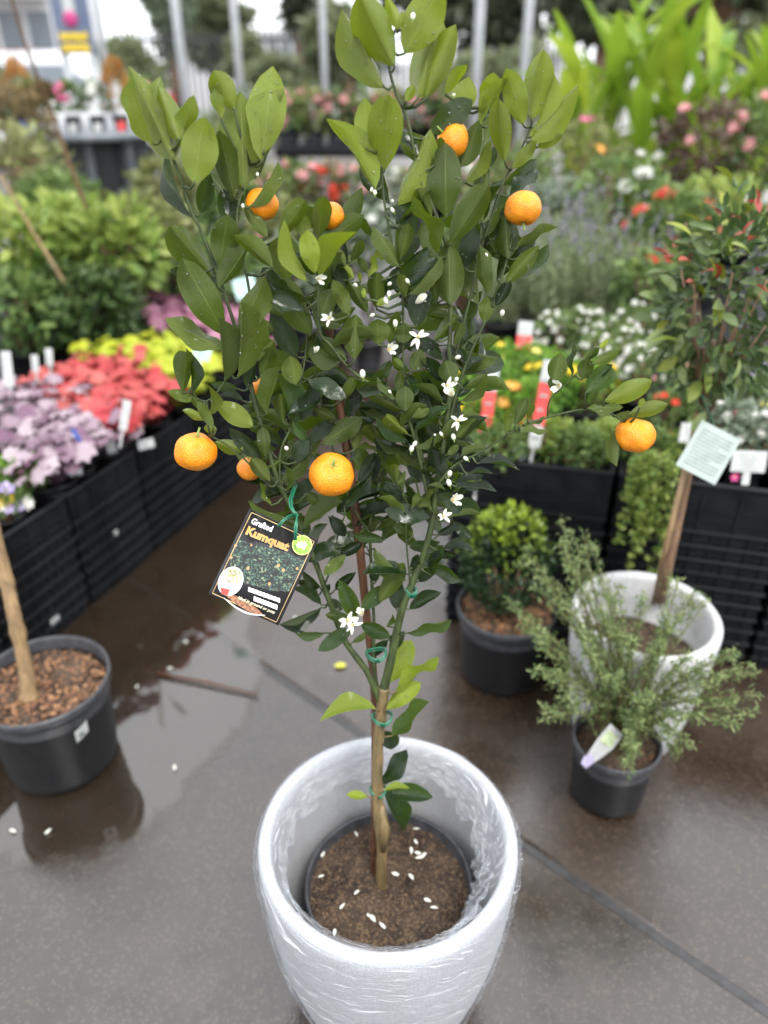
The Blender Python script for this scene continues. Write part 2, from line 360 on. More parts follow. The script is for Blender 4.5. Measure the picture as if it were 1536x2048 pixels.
# puddle over the slabs on the side of the black trays
pp = [(-260, 1100), (-200, 1010), (150, 930), (420, 860), (560, 880), (610, 960), (590, 1090), (560, 1190), (520, 1260), (540, 1330), (520, 1420), (470, 1500), (400, 1570), (350, 1640), (300, 1700), (210, 1735), (120, 1760), (20, 1770), (-150, 1760), (-400, 1600)]
pts = [at_z(x, y, .0009) for x, y in pp]; fine = []
for i in range(len(pts)):
    a, b = pts[i], pts[(i+1) % len(pts)]
    for k in range(8):
        p = a.lerp(b, k/8); d = noise.noise_vector(p*9)*.03+noise.noise_vector(p*30)*.010; fine.append(Vector((p.x+d.x, p.y+d.y, .0009)))
fine = fine[::-1] if sum((fine[i].x*fine[(i+1) % len(fine)].y-fine[(i+1) % len(fine)].x*fine[i].y) for i in range(len(fine))) < 0 else fine
pc = sum(fine, Vector())/len(fine); nf = len(fine); inn = [p.lerp(pc, .16) for p in fine]
tag(obj('puddle', mesh('puddle', fine+inn, [tuple(range(nf, 2*nf))]+[(i, (i+1) % nf, nf+(i+1) % nf, nf+i) for i in range(nf)], WATER, False, tint=[0.0]*nf+[1.0]*nf)), None, None, None, 'structure')

# ------------------------------------------------------------------ white planter in the middle, its film, the nursery pot inside
def fbm(p, s, o=3):
    return sum(noise.noise(Vector(p)*s*(2**i))/(2**i) for i in range(o))
PA = Vector((.006, .758, 0))
planter = thing('planter_pot', 'large pale grey fibre planter wrapped in clear film, holding the fruiting citrus tree', 'planter', PA)
OUT = [(.136, 0), (.142, .006), (.156, .06), (.1715, .13), (.184, .20), (.1925, .27), (.197, .33), (.199, .38), (.199, .402)]
RIM = [(.1985, .410), (.196, .417), (.191, .421), (.186, .4215), (.181, .419), (.178, .413)]
INN = [(.1765, .40), (.1745, .33), (.170, .26), (.162, .19), (.15, .10), (.135, .03), (0.001, .028)]
MB().lathe([(.001, 0)]+OUT+RIM+INN, 96).obj('pot_wall', POTW, planter)
def film():
    v = []; f = []; uv = []; nu, nv = 320, 84; ti = []
    for i in range(nv+1):
        t = i/nv
        for k in range(nu):
            a = 2*math.pi*k/nu; ca, sa = math.cos(a), math.sin(a)
            # inside drape is longest at the front and right, with a bunched lower edge
            drape = .060+.060*max(0, math.cos(a+.75))**1.5+.022*fbm((ca*2, sa*2, 3.1), 1.6)
            if t < .52:
                s = t/.52*(len(OUT)-1); j = min(int(s), len(OUT)-2); q = s-j
                r = OUT[j][0]*(1-q)+OUT[j+1][0]*q; z = OUT[j][1]*(1-q)+OUT[j+1][1]*q; amp = .0045; off = .0055+.004*max(0, fbm((ca, sa, z*3), 2.2, 2))
            elif t < .64:
                s = (t-.52)/.12*(len(RIM)-1); j = min(int(s), len(RIM)-2); q = s-j
                r = RIM[j][0]*(1-q)+RIM[j+1][0]*q; z = RIM[j][1]*(1-q)+RIM[j+1][1]*q
                w = (t-.52)/.12; off = .004*(1-w)-.004*w; amp = .0015; z += .0015
            else:
                w = (t-.64)/.36; z = .412-drape*w; r = .176-.02*(.412-z)/.1*.7-.003; off = -.004-.018*w*max(0, math.cos(a+.75))
                amp = .004+.014*w*(.35+max(0, math.cos(a+.75)))
            p = Vector((ca*r, sa*r, z))
            d = amp*(abs(fbm(p, 38, 3))*1.6-.5) if t > .64 else amp*(fbm((ca*.2*1.2, sa*.2*1.2, z+a*.012), 30, 3)*.9)
            v.append((ca*(r+off+d), sa*(r+off+d), z+(.002*fbm(p, 50, 2) if t > .64 else 0))); uv.append((k/nu*1.0, t*1.2+.20*math.sin(a+1)+.08*math.sin(2*a))); ti.append(1.0 if t > .66 else 0.0)
    for i in range(nv):
        for k in range(nu):
            j = (k+1) % nu; f.append((i*nu+k, i*nu+j, (i+1)*nu+j, (i+1)*nu+k))
    me = mesh('plastic_wrap', v, f, FILM, True, uv=uv, tint=ti); o = obj('plastic_wrap', me, planter); return o
film()
ms = MB()                                                           # dark strip of tape caught under the film
for k in range(7):
    a = math.pi+.12+.10*k/6; z0, z1 = .405-.010*k, .385-.013*k; r = .2035
    ms.v += [(math.cos(a)*(r), math.sin(a)*r, z0), (math.cos(a)*(r-.001), math.sin(a)*(r-.001), z1)]
    if k: n = len(ms.v); ms.f.append((n-4, n-3, n-1, n-2)); ms.m.append(0)
ms.t = [.5]*len(ms.v); ms.obj('tape_strip', GREYP, planter)

PN = Vector((.008, .770, 0))
npot = thing('nursery_pot', 'thin dark grey nursery pot of soil standing inside the film-wrapped planter', 'pot', PN)
MB().lathe([(.112, .032), (.128, .20), (.1335, .262), (.1375, .264), (.1385, .272), (.1375, .279), (.134, .280), (.1315, .274), (.129, .22), (.001, .218)], 72).obj('pot_wall', GREYP, npot)
def soil(r, z, seed, amp, n=30, tilt=0):
    v = [(0, 0, z)]; f = []; seg = 64
    for i in range(1, n+1):
        for k in range(seg):
            a = 2*math.pi*k/seg; rr = r*i/n; p = Vector((math.cos(a)*rr, math.sin(a)*rr, 0))
            v.append((p.x, p.y, z+amp*fbm((p.x, p.y, seed), 14, 4)+amp*.5*fbm((p.x, p.y, seed+4), 70, 2)))
    for k in range(seg): f.append((0, 1+k, 1+(k+1) % seg))
    for i in range(n-1):
        for k in range(seg):
            j = (k+1) % seg; b = 1+i*seg; f.append((b+k, b+seg+k, b+seg+j, b+j))
    return v, f
SOILZ = .254
v, f = soil(.1305, SOILZ, 1.3, .010); obj('soil', mesh('soil', v, f, SOIL), npot)
def crumbs(name, parent, r, z, n, mats, smin, smax, seed, flat=.6, cx=0, cy=0):
    rg = np.random.default_rng(seed); mb = MB(); base = [(1,0,0),(-1,0,0),(0,1,0),(0,-1,0),(0,0,1),(0,0,-1)]
    fc = [(0,2,4),(2,1,4),(1,3,4),(3,0,4),(2,0,5),(1,2,5),(3,1,5),(0,3,5)]
    for i in range(n):
        rr = r*math.sqrt(rg.random()); a = rg.random()*6.283; s = rg.uniform(smin, smax); sc = rg.uniform(.5, 1.3, 3)*s; sc[2] *= flat; ro = rg.random()*6.283
        tl = rg.normal(0, .35); q = []
        for b in base:
            x, y, zz = b[0]*sc[0], b[1]*sc[1]*.7, b[2]*sc[2]
            zz += x*tl; q.append((cx+rr*math.cos(a)+x*math.cos(ro)-y*math.sin(ro), cy+rr*math.sin(a)+x*math.sin(ro)+y*math.cos(ro), z+zz+s*.2))
        mb.add(q, fc, int(rg.integers(0, len(mats))))
    o = mb.obj(name, mats, parent, smooth=False); o['kind'] = 'stuff'; return o
CRUMB = [mat('soil_crumb_%d' % i, c, rough=.8, scale=200) for i, c in enumerate(((.10, .055, .03), (.05, .03, .02), (.20, .13, .075), (.03, .02, .015), (.07, .04, .025)))]
crumbs('soil_crumbs', npot, .128, SOILZ, 1500, CRUMB, .0010, .0034, 5)
# petals dropped on the soil
petal_me = None
def petal_mesh(name, L, Wd, curl, m):
    v = []; f = []; n = 6
    for i in range(n+1):
        t = i/n; w = Wd*math.sin(math.pi*min(1, t*.86+.12))**.8; z = curl*L*t*t
        for u in (-1, -.5, 0, .5, 1): v.append((u*w/2, t*L, z+abs(u)*w*.22-.0*t))
    for i in range(n):
        for k in range(4): f.append((i*5+k, i*5+k+1, i*5+6+k, i*5+5+k))
    return mesh(name, v, f, m)
PETM = [petal_mesh('fallen_petal', .0125, .0058, c, PETAL) for c in (.15, -.1, .3)]
spots = [(715, 1675), (822, 1696), (835, 1690), (842, 1710), (852, 1708), (848, 1716), (637, 1757), (718, 1783), (798, 1752), (818, 1750), (848, 1800), (680, 1820), (770, 1860), (670, 1860), (735, 1829), (741, 1832), (643, 1716), (826, 1660), (875, 1818)]
where = ['behind the trunk, nearest the back rim of the soil', 'in the cluster right of the trunk, upper one', 'in the cluster right of the trunk, upright one', 'in the heap right of the trunk, bottom one', 'in the heap right of the trunk, outermost one', 'in the heap right of the trunk, middle one', 'by the left edge of the soil, slanting', 'left of the foot of the trunk', 'just right of the foot of the trunk, left of a pair', 'just right of the foot of the trunk, right of a pair', 'towards the front right of the soil', 'towards the front left of the soil, the widest one', 'at the front of the soil, pointing at the pot rim', 'at the front left against the film', 'in a close pair in front of the trunk, left one', 'in a close pair in front of the trunk, right one', 'high on the left edge of the soil', 'behind the trunk under the low glossy leaves', 'smallest one at the right edge of the soil']
for i, ((x, y), wh) in enumerate(zip(spots, where)):
    p = at_z(x, y, SOILZ+.006); s = R.uniform(.75, 1.25)
    o = obj('petal', PETM[i % 3], None, p+Vector((0, 0, .003)), (R.uniform(-.2, .2), R.uniform(-.3, .3), R.uniform(0, 6.28)), (s, s, s))
    tag(o, 'white petal on soil '+wh, 'petal', 'petals fallen on the soil of the planter')

# ------------------------------------------------------------------ the citrus tree
T0 = at_z(762, 1768, SOILZ); LEAN = .16
def tp(px, py, off=0.0):
    d = ray(px, py); t = (T0.y+LEAN*(H-T0.z)+off)/(d.y-LEAN*d.z); return CAM+d*t
tree = thing('citrus_tree', 'grafted citrus tree with glossy leaves, orange fruit and white blossom in the wrapped planter', 'tree', T0)
TI = Matrix.Translation(-T0)
def loc(p): return p-T0
def smooth_path(pts, n=5):
    out = []
    P = [pts[0]]+list(pts)+[pts[-1]]
    for i in range(1, len(P)-2):
        p0, p1, p2, p3 = (np.array(q, float) for q in P[i-1:i+3])
        for k in range(n):
            t = k/n; out.append(tuple(.5*((2*p1)+(-p0+p2)*t+(2*p0-5*p1+4*p2-p3)*t*t+(-p0+3*p1-3*p2+p3)*t**3)))
    out.append(tuple(pts[-1])); return out
BRK = .74
BR = {  # pixel path, offset at start and end, radius at start and end (mm)
 'trunk': ([(762, 1800), (762, 1740), (764, 1690), (757, 1630), (755, 1560), (757, 1480), (763, 1420), (768, 1375)], 0, 0, 10.0, 8.0),
 'a': ([(764, 1410), (735, 1345), (690, 1282), (660, 1205), (625, 1110), (585, 1020), (556, 960), (525, 860), (503, 775), (487, 700), (466, 640), (436, 548), (402, 462), (380, 415), (352, 332), (322, 280)], 0, -.01, 6.2, 2.0),
 'b': ([(487, 700), (500, 600), (482, 500), (474, 430), (488, 372), (500, 330)], -.008, .03, 2.6, 1.6),
 'c': ([(766, 1385), (784, 1310), (803, 1223), (825, 1165), (843, 1120), (862, 1055), (870, 994), (880, 930), (890, 860), (900, 780), (899, 703), (901, 620), (895, 540), (892, 488), (868, 420), (839, 352), (815, 240), (790, 180), (777, 120), (790, 60)], 0, .02, 7.2, 1.8),
 'd': ([(884, 900), (915, 780), (937, 715), (964, 656), (999, 566), (1015, 515), (1025, 470)], .01, .03, 3.4, 1.6),
 'e': ([(895, 800), (917, 687), (948, 562), (962, 461), (964, 352), (985, 270), (975, 215)], .02, .07, 3.0, 1.5),
 'f': ([(960, 500), (972, 469), (1003, 375), (1030, 320), (1054, 273), (1065, 240)], .045, .06, 2.8, 1.6),
 'g': ([(866, 1000), (840, 900), (808, 790), (806, 700), (804, 586), (780, 469), (765, 371), (768, 300)], .01, .0, 3.4, 1.6),
 'h': ([(862, 1030), (835, 900), (812, 830), (773, 790), (703, 741), (660, 690), (640, 665), (636, 600), (642, 540)], .0, -.03, 3.2, 1.8),
 'i': ([(875, 970), (910, 930), (960, 905), (990, 885), (1030, 862), (1095, 835), (1170, 819), (1222, 828), (1256, 850)], -.01, -.05, 2.6, 1.2),
 'j': ([(1095, 835), (1100, 800), (1130, 770), (1160, 740), (1180, 715)], -.03, -.04, 1.4, .9),
 'k': ([(760, 1395), (747, 1330), (748, 1245), (742, 1130), (742, 1030), (765, 950), (775, 880), (780, 800)], .012, .06, 4.2, 2.0),
 'l': ([(820, 1163), (812, 1070), (815, 1010), (802, 985)], .005, -.01, 2.0, 1.1),
 'm': ([(556, 960), (540, 972), (492, 921), (455, 890), (420, 872)], -.005, -.03, 2.0, 1.2),
 'n': ([(645, 1180), (668, 1120), (675, 1075), (690, 1030)], .0, -.01, 2.0, 1.2),
 'o': ([(560, 965), (562, 900), (590, 840), (600, 780), (612, 700), (618, 610)], -.005, .02, 2.4, 1.3),
 'p': ([(742, 1070), (700, 1000), (655, 860), (640, 790), (628, 720)], .03, .03, 2.4, 1.3),
 'q': ([(862, 1055), (836, 980), (820, 900), (790, 850)], .02, .04, 2.2, 1.2),
 'r': ([(487, 705), (430, 790), (400, 800), (380, 775)], -.01, -.02, 1.6, 1.0),
 's': ([(668, 470), (660, 520), (640, 600)], .02, -.01, 1.2, 1.6),
 't': ([(839, 352), (870, 320), (910, 300)], .01, .05, 1.4, 1.0),
 'u': ([(690, 1282), (705, 1258), (715, 1246)], 0, -.02, 1.6, 1.2),
}
bp = []                                                            # sampled branch points: px, py, off, key
tw = {k: MB() for k in BR}
for k, (pp_, o0, o1, r0, r1) in BR.items():
    path = smooth_path(pp_, 6); n = len(path); P3 = []; rad = []
    for i, (x, y) in enumerate(path):
        t = i/(n-1); off = o0+(o1-o0)*t; p = tp(x, y, off); t = t**.6; P3.append(loc(p)); r = (r0+(r1-r0)*t)/1000*(1 if k == 'trunk' else BRK+.26*(1-t)*(r0 > 5))*(1+.05*math.sin(i*1.7)+.05*R.random()); rad.append(r)
        bp.append((x, y, off, k, p))
    tw[k].tube(P3, rad, 12 if k == 'trunk' else 8)
    if k == 'trunk':
        tw[k].tube([loc(tp(766, 1700, -.006)), loc(tp(770, 1660, -.009)), loc(tp(764, 1610, -.004))], [.006, .009, .004], 10)   # graft swelling
BPX = np.array([(b[0], b[1]) for b in bp])

# leaf shapes
def lw(v): return (max(v, 0)**.86)*(max(1-v, 0)**.74)/(.5375**.86*.4625**.74)
def leaf_surf(par, u, v):
    fold, curl, wav, ph, asym, bend = par
    w = lw(v)*.5*(1+asym*u); x = u*w
    z = abs(u)*w*fold - curl*v*v + wav*math.sin(v*9+ph)*abs(u)*w
    return (x+bend*(v*v-v*.5), v, z)
LP = [(.42, .08, .10, 0, .08, .05), (.16, .22, .14, 1, -.06, -.05), (.62, -.04, .10, 2, .05, .03), (.30, .30, .08, 3, 0, .07), (.10, .04, .20, 4, -.09, -.06), (.80, .12, .08, 5, .04, .0), (.24, -.12, .14, .6, .06, -.03), (.46, .36, .10, 2.6, -.05, .04)]
LM = []
for j, par in enumerate(LP):
    v = []; f = []; uv = []; NV = 9; US = (-1, -.55, 0, .55, 1)
    for i in range(NV+1):
        t = i/NV; t = t*.996+.002
        for u in US: v.append(leaf_surf(par, u, t)); uv.append((u/2+.5, t))
    for i in range(NV):
        for k in range(4): f.append((i*5+k, i*5+k+1, i*5+6+k, i*5+5+k))
    LM.append(mesh('citrus_leaf', v, f, LEAF, True, uv=uv))
leaf_n = [0]; drops_at = []
def put_leaf(base, tip, wapp, under, young, val, rollsgn=None, par=None, nudge=None):
    y = tip-base; L = y.length; y.normalize(); mid = base.lerp(tip, .5); v = (CAM-mid).normalized()
    n0 = (v-y*v.dot(y)).normalized()
    L *= 1.06; Wd = max(wapp*1.0, L*R.uniform(.36, .43)); roll = math.acos(max(.12, min(1, wapp*1.12/Wd)))*(rollsgn or R.choice((-1, 1)))
    n = (Matrix.Rotation(roll+R.uniform(-.1, .1), 3, y) @ n0).normalized()
    if under: n = -n
    x = y.cross(n).normalized(); j = R.randrange(8) if par is None else par
    M = Matrix(((x.x*Wd, y.x*L, n.x*L, 0), (x.y*Wd, y.y*L, n.y*L, 0), (x.z*Wd, y.z*L, n.z*L, 0), (0, 0, 0, 1)))
    o = bpy.data.objects.new('leaf', LM[j]); link(o, tree); M.translation = loc(base); o.matrix_local = M
    o.color = (young, val, 0, 1); leaf_n[0] += 1
    # raindrops on the side that faces the camera
    sg = -1 if under else 1
    for q in range(int(R.uniform(2, 16)*(L/.07)*(Wd/.03))):
        u, t = R.uniform(-.85, .85), R.uniform(.08, .93); p = Vector(leaf_surf(LP[j], u, t)); drops_at.append((M @ p+n*sg*.0004, n*sg))
    return o
def nearest(x, y, ban=()):
    d = np.hypot(BPX[:, 0]-x, BPX[:, 1]-y)
    i = int(np.argmin(d)); return bp[i], float(d[i])
LEAVES = {
 'A': (200, 0, 2.56, '''380,820,172,388,175,u 360,740,330,395,110,u 405,720,300,440,120,u 395,760,470,500,85,u 275,740,150,420,45,u 485,940,520,632,190,u 470,1110,262,790,55,t 515,1092,560,900,90,t
 735,965,725,508,240,u 690,1015,615,690,120,d 838,785,880,352,195,u 690,560,590,372,130,u 620,610,565,405,60,u 830,830,952,480,75,u 765,1062,920,850,62,d 585,1420,360,1165,150,d 615,1365,650,1108,150,d 610,1475,785,1243,100,d
 645,1725,445,1362,170,d 690,1725,875,1438,125,d 645,1795,350,1650,100,d 705,1935,745,1560,130,d 425,2015,440,1800,105,d 460,2020,505,1822,42,t 490,2050,360,2010,55,d 640,1950,600,1650,70,d 450,1400,365,1385,45,t'''),
 'F': (480, 380, 4.8, '''370,470,620,108,190,d 745,470,812,42,180,d 650,470,560,250,150,d 262,455,60,180,125,d 312,745,0,420,150,d 462,905,370,485,250,d 652,880,350,398,150,y 722,805,650,428,190,y 772,855,1002,308,200,y
 1060,690,1192,468,105,d 1035,690,990,510,70,t 1010,720,920,560,90,d 1030,920,890,700,130,t 445,1085,220,760,170,t 642,1182,420,858,150,d 690,1385,450,1068,230,d 742,1332,862,968,210,d 570,1545,742,1380,90,t 550,1600,330,1238,210,t
 180,1632,322,1450,120,d 432,1205,260,1110,120,d 312,1365,228,1250,80,d 900,1190,1052,990,100,t 1050,1205,900,880,150,d 1232,1185,1060,900,150,d 1310,1145,1312,808,190,d 1390,1000,1532,758,100,t 1100,1632,1112,1220,230,d 1322,1485,1322,1248,230,d
 1532,745,1320,360,130,d 1232,842,1302,620,70,y 1092,852,990,728,90,y 1412,662,1300,590,75,y 1160,882,1140,790,42,y 1190,1042,1190,940,50,y 1310,1112,1402,1040,70,y 1022,1632,820,1420,130,d 1222,802,1140,650,80,d'''),
 'G': (700, 480, 4.518, '''906,585,890,48,300,d 540,492,832,178,110,d 1242,502,1150,95,140,d 1212,752,1250,528,138,d 1312,602,1442,380,110,t 600,785,640,428,200,t 502,515,450,298,100,d 602,775,690,640,90,d 762,905,962,690,140,d 932,955,1000,760,80,d
 842,1085,650,888,110,t 1042,1005,1112,930,70,t 1042,1105,980,978,90,t 1022,1205,1182,1030,70,t 922,1295,868,1100,190,d 832,1275,630,1068,110,t 562,1185,640,1000,150,d 402,1055,572,900,60,t 482,935,480,768,170,d 392,1105,205,1270,80,t
 432,1385,462,1180,90,d 502,1545,500,1338,165,d 412,1435,230,1280,60,d 482,1535,170,1370,130,d 302,1630,78,1520,100,t 432,1592,158,1448,85,t 842,1485,588,1258,72,d 802,1445,730,1240,60,t 732,1565,640,1378,90,t 962,1425,1102,1280,90,t 1002,1455,1294,1258,100,d
 22,1605,62,1340,95,t 562,1602,702,1530,90,d 482,1165,400,1080,80,d'''),
 'B': (640, 0, 2.56, '''382,345,205,-10,205,u 332,452,132,62,130,u 432,275,600,-40,200,u 502,505,605,92,190,u 542,505,690,148,130,v 412,155,345,12,60,y 405,150,425,60,35,y 470,120,520,70,45,d 642,485,735,328,60,v 722,565,762,408,130,v 560,690,772,525,130,t
 332,875,352,498,180,v 240,765,225,538,120,v 282,972,128,618,110,v 392,1055,552,680,130,v 852,565,882,380,110,u 822,645,910,395,52,v 1042,645,960,368,120,u 947,835,915,518,112,u 1082,615,1142,275,158,v 1102,655,1212,375,55,v 1072,725,1298,525,100,v 1112,755,1232,690,60,u
 982,865,1097,732,60,u 722,855,802,662,110,d 602,855,620,708,80,d 647,1115,640,755,180,d 742,935,892,758,60,u 852,865,902,758,52,t 832,1145,860,888,90,d 662,1255,852,968,130,d 572,1115,498,968,80,d 612,1305,488,1008,70,d 742,1375,792,1168,100,t
 962,1325,950,1108,130,d 1002,1275,1172,1140,50,d 1002,1325,1102,1210,60,t 947,1455,1112,1272,80,d 412,1325,452,1158,75,d 422,1355,502,1108,60,t 442,1155,378,1058,60,t 1080,700,1105,650,30,y 820,600,850,480,40,v 440,520,480,440,50,v
 1195,1955,1232,1818,102,d 1290,1925,1297,1768,28,t 1342,1945,1372,1838,82,d 1352,1845,1432,1780,42,d 1402,1865,1522,1803,52,d 1382,1935,1492,1870,50,t 1205,2005,1180,1942,42,d 1430,1780,1470,1745,26,y'''),
 'D': (720, 640, 2.4, '''1082,352,1202,238,105,w 1172,392,1392,298,88,u 1292,452,1467,408,75,u 1092,422,1252,420,46,d 1212,460,1397,572,62,d 1256,510,1225,692,62,d 1342,422,1362,378,30,u 702,542,722,420,52,d 742,505,802,378,62,d 762,512,892,516,30,d 802,475,832,408,30,d 780,500,880,482,22,d'''),
 'H': (440, 700, 4.518, '''362,245,492,-40,150,d 422,575,522,158,140,d 682,315,640,68,190,d 572,655,540,400,130,d 682,685,530,238,170,w 732,645,882,308,140,t 162,352,-60,310,90,t 212,462,28,380,70,t 242,335,302,130,80,t 402,565,280,418,90,t 302,695,0,500,190,u 612,855,280,568,90,t 412,965,390,720,120,d 372,985,120,748,130,t
 212,902,-40,830,140,u 452,1185,290,988,140,d 682,1015,762,810,150,t 782,825,660,658,90,w 792,835,1012,650,130,t 922,855,1262,618,190,d 852,965,932,790,50,d 1042,615,850,530,90,d 1032,535,880,378,90,t 1142,605,1262,348,140,t 1102,455,1212,270,90,d 1462,865,1280,650,120,d 1212,905,1252,680,100,d
 532,1195,832,968,120,d 652,1355,842,1180,130,t 782,1295,912,1400,110,d 602,1515,238,1440,100,d 752,1615,1092,1398,120,d 742,1545,962,1418,110,t 1122,1395,1434,1250,110,t 1122,1415,1392,1190,80,t 1252,1205,1392,948,110,t 1412,1175,1402,1020,70,t 1202,1585,1502,1378,90,t 982,1505,1122,1645,120,t 462,1405,360,1210,50,d 432,1065,542,1000,50,d
 -130,560,-250,430,80,d -100,590,-20,330,75,d -60,700,-200,480,90,d -110,640,-330,560,72,u -30,710,-140,700,85,u'''),
 'I': (700, 780, 4.518, '''532,405,318,240,110,u 522,465,238,308,100,w 582,395,842,118,80,w 542,285,702,178,80,d 292,495,108,308,120,d 532,525,240,420,40,t 592,505,772,460,40,d 752,505,1012,308,80,d 962,425,1122,280,120,d 1002,465,1232,268,60,t 832,355,962,300,70,d 882,585,972,500,70,d 1002,595,1222,520,60,d
 1152,665,1524,628,75,t 1062,765,1262,703,32,t 952,835,1192,768,70,t 952,875,1294,855,70,t 952,975,1162,885,42,t 842,805,750,548,100,t 902,745,1042,608,90,t 772,845,540,658,110,t 712,865,852,868,32,d 302,725,280,588,85,d 422,815,390,648,80,d 542,695,408,568,70,d 62,855,232,578,100,t 232,805,200,668,60,t 422,845,512,748,42,d
 512,1045,368,838,100,t 492,1095,288,938,70,d 562,1065,622,920,60,d 582,1075,762,900,60,d 742,1095,598,958,60,d 2,1015,252,880,90,t 42,1225,342,1003,80,t 222,1255,452,1108,80,d 282,1375,562,1198,80,d 342,1175,512,1180,80,d 582,1175,702,1058,60,t 912,1105,870,1010,90,d 912,1145,1152,1080,60,d 902,1175,1092,1330,90,t
 792,1305,952,1230,70,t 832,1445,1092,1390,80,t 762,1465,942,1500,80,t 702,1605,882,1500,60,t 32,1315,272,1350,100,w 232,1265,402,1300,42,t 562,1605,622,1480,80,t'''),
 'J': (560, 1000, 4.267, '''440,135,552,310,110,t 562,470,388,632,100,d 492,475,692,370,100,t 802,410,1072,668,120,d 842,875,1062,538,150,d 992,935,1000,680,140,t 822,695,780,590,90,t 352,895,120,768,80,t 352,918,10,1042,70,t 322,805,168,680,60,t 342,745,198,618,70,t 472,765,632,628,80,t 372,805,422,720,60,t 532,935,440,850,70,t
 642,1005,518,706,140,w 692,935,902,743,140,w 612,1090,338,1272,130,w 692,1060,932,1162,130,w 902,1165,992,1200,60,t 602,1005,400,980,80,d 382,1135,98,1152,70,w 742,1345,912,1200,90,t 612,1215,722,1130,50,d 912,1075,992,980,50,d 942,1285,1042,1150,100,t 1102,935,1362,800,100,t 1082,1135,1432,990,75,w 1182,695,1332,530,90,t 1162,685,1150,470,90,t
 922,1565,1112,1228,220,v 982,1645,1322,1338,110,v 902,1792,1172,1578,150,y 822,1785,375,1760,130,v 932,1745,1012,1600,60,t'''),
 'E': (480, 1300, 2.56, '''775,440,985,290,88,w 682,418,826,492,85,t 735,695,850,528,80,t 735,725,892,922,95,t 740,728,972,740,80,t 655,750,555,738,40,y 735,720,856,684,34,y'''),
}
KIND = {'u': (1, .62, 1.0), 'v': (1, .78, 1.0), 'd': (1, .22, 1.0), 'y': (1, 1.0, 1.0), 't': (0, .04, 1.0), 'w': (0, .42, 1.1)}
for key, (ox, oy, s, txt) in LEAVES.items():
    for it in txt.split():
        bx, by, tx, ty, w, k = it.split(','); bx, by, tx, ty = (ox+float(bx)/s, oy+float(by)/s, ox+float(tx)/s, oy+float(ty)/s); w = float(w)/s
        und, young, val = KIND[k]
        (nx, ny, noff, nk, n3), dist = nearest(bx, by)
        off = noff+R.uniform(-.012, .012)+{'u': -.010, 'v': -.010, 'y': -.016, 'd': -.010, 't': .006, 'w': -.010}[k]
        base = tp(bx, by, off); lpx = math.hypot(tx-bx, ty-by); Lw = lpx*depth(base)/F_PX
        toff = off+Lw*R.uniform(-.35, .35); tip = tp(tx, ty, toff)
        put_leaf(base, tip, w*depth(base)/F_PX, und, min(1, max(0, young+R.uniform(-.12, .12))), val*R.uniform(.85, 1.15))
        m3 = n3.lerp(base, .55)+Vector((0, 0, -.15*(base-n3).length)); thick = .0009+min(.0008, dist*.00001)
        tw[nk].tube([loc(n3), loc(m3), loc(base), loc(base.lerp(tip, .06))], [thick*1.5, thick*1.2, thick, thick*.6], 5)
# inner leaves that fill the crown behind the ones in front: one mesh
inner = [b for b in bp if 540 < b[1] < 1140 and 520 < b[0] < 950 and b[3] != 'trunk']; upper = [b for b in bp if 330 < b[1] < 640 and b[3] in 'bcdefgos']; iv = []; jf = []; iu = []
NVI = 7
for i in range(225):
    x, y, off, k, p3 = R.choice(inner if i < 170 else upper); off2 = off+(R.uniform(.012, .085) if i % 4 else R.uniform(-.012, .02)); bx, by = x+R.uniform(-30, 30), y+R.uniform(-25, 25)
    base = tp(bx, by, off2); a = R.uniform(-2.3, 2.3); l = R.uniform(60, 100)*(1 if i < 170 else 1.35); a = a if i < 170 else R.uniform(-.9, .9); tip = tp(bx+math.sin(a)*l, by-math.cos(a)*l*.8, off2+R.uniform(-.02, .04))
    yv = tip-base; L = yv.length; yv.normalize(); n = (CAM-base).normalized(); n = (n-yv*n.dot(yv)).normalized(); n = Matrix.Rotation(R.uniform(-1.1, 1.1), 3, yv) @ n
    if R.random() < .5: n = -n
    xv = yv.cross(n); Wd = L*R.uniform(.38, .48); par = LP[i % 8]; b0 = len(iv)
    for q in range(NVI+1):
        t = q/NVI*.99+.005
        for u in (-1, 0, 1): c = leaf_surf(par, u, t); iv.append(loc(base)+xv*c[0]*Wd+yv*c[1]*L+n*c[2]*L); iu.append((u/2+.5, t))
    for q in range(NVI):
        for u in range(2): jf.append((b0+q*3+u, b0+q*3+u+1, b0+q*3+4+u, b0+q*3+3+u))
    tw[k].tube([loc(p3), loc(p3.lerp(base, .5)), loc(base)], [.0014, .0012, .001], 4)
o = obj('inner_leaves', mesh('inner_leaves', iv, jf, LEAF, True, uv=iu), tree); o['kind'] = 'stuff'; o.color = (.15, 1.0, 0, 1)
for k, mb in tw.items():
    mb.obj('trunk' if k == 'trunk' else 'branch', TRUNK if k == 'trunk' else STEM, tree)
# raindrops
dv = []; df = []; DT = [(math.cos(a)*c, math.sin(a)*c, h) for c, h in ((1, 0), (.72, .42)) for a in [2*math.pi*q/7 for q in range(7)]]+[(0, 0, .6)]
DF = [(i, (i+1) % 7, 7+(i+1) % 7, 7+i) for i in range(7)]+[(7+i, 7+(i+1) % 7, 14) for i in range(7)]
for p, n in drops_at:
    r = R.choice((.0006, .0007, .0009, .0011, .0016)); q = n.to_track_quat('Z', 'Y').to_matrix(); b = len(dv)
    dv += [tuple(q @ (Vector(t)*r)+p) for t in DT]; df += [tuple(i+b for i in t) for t in DF]
o = obj('water_drops', mesh('water_drops', dv, df, DROP), tree); o['kind'] = 'stuff'

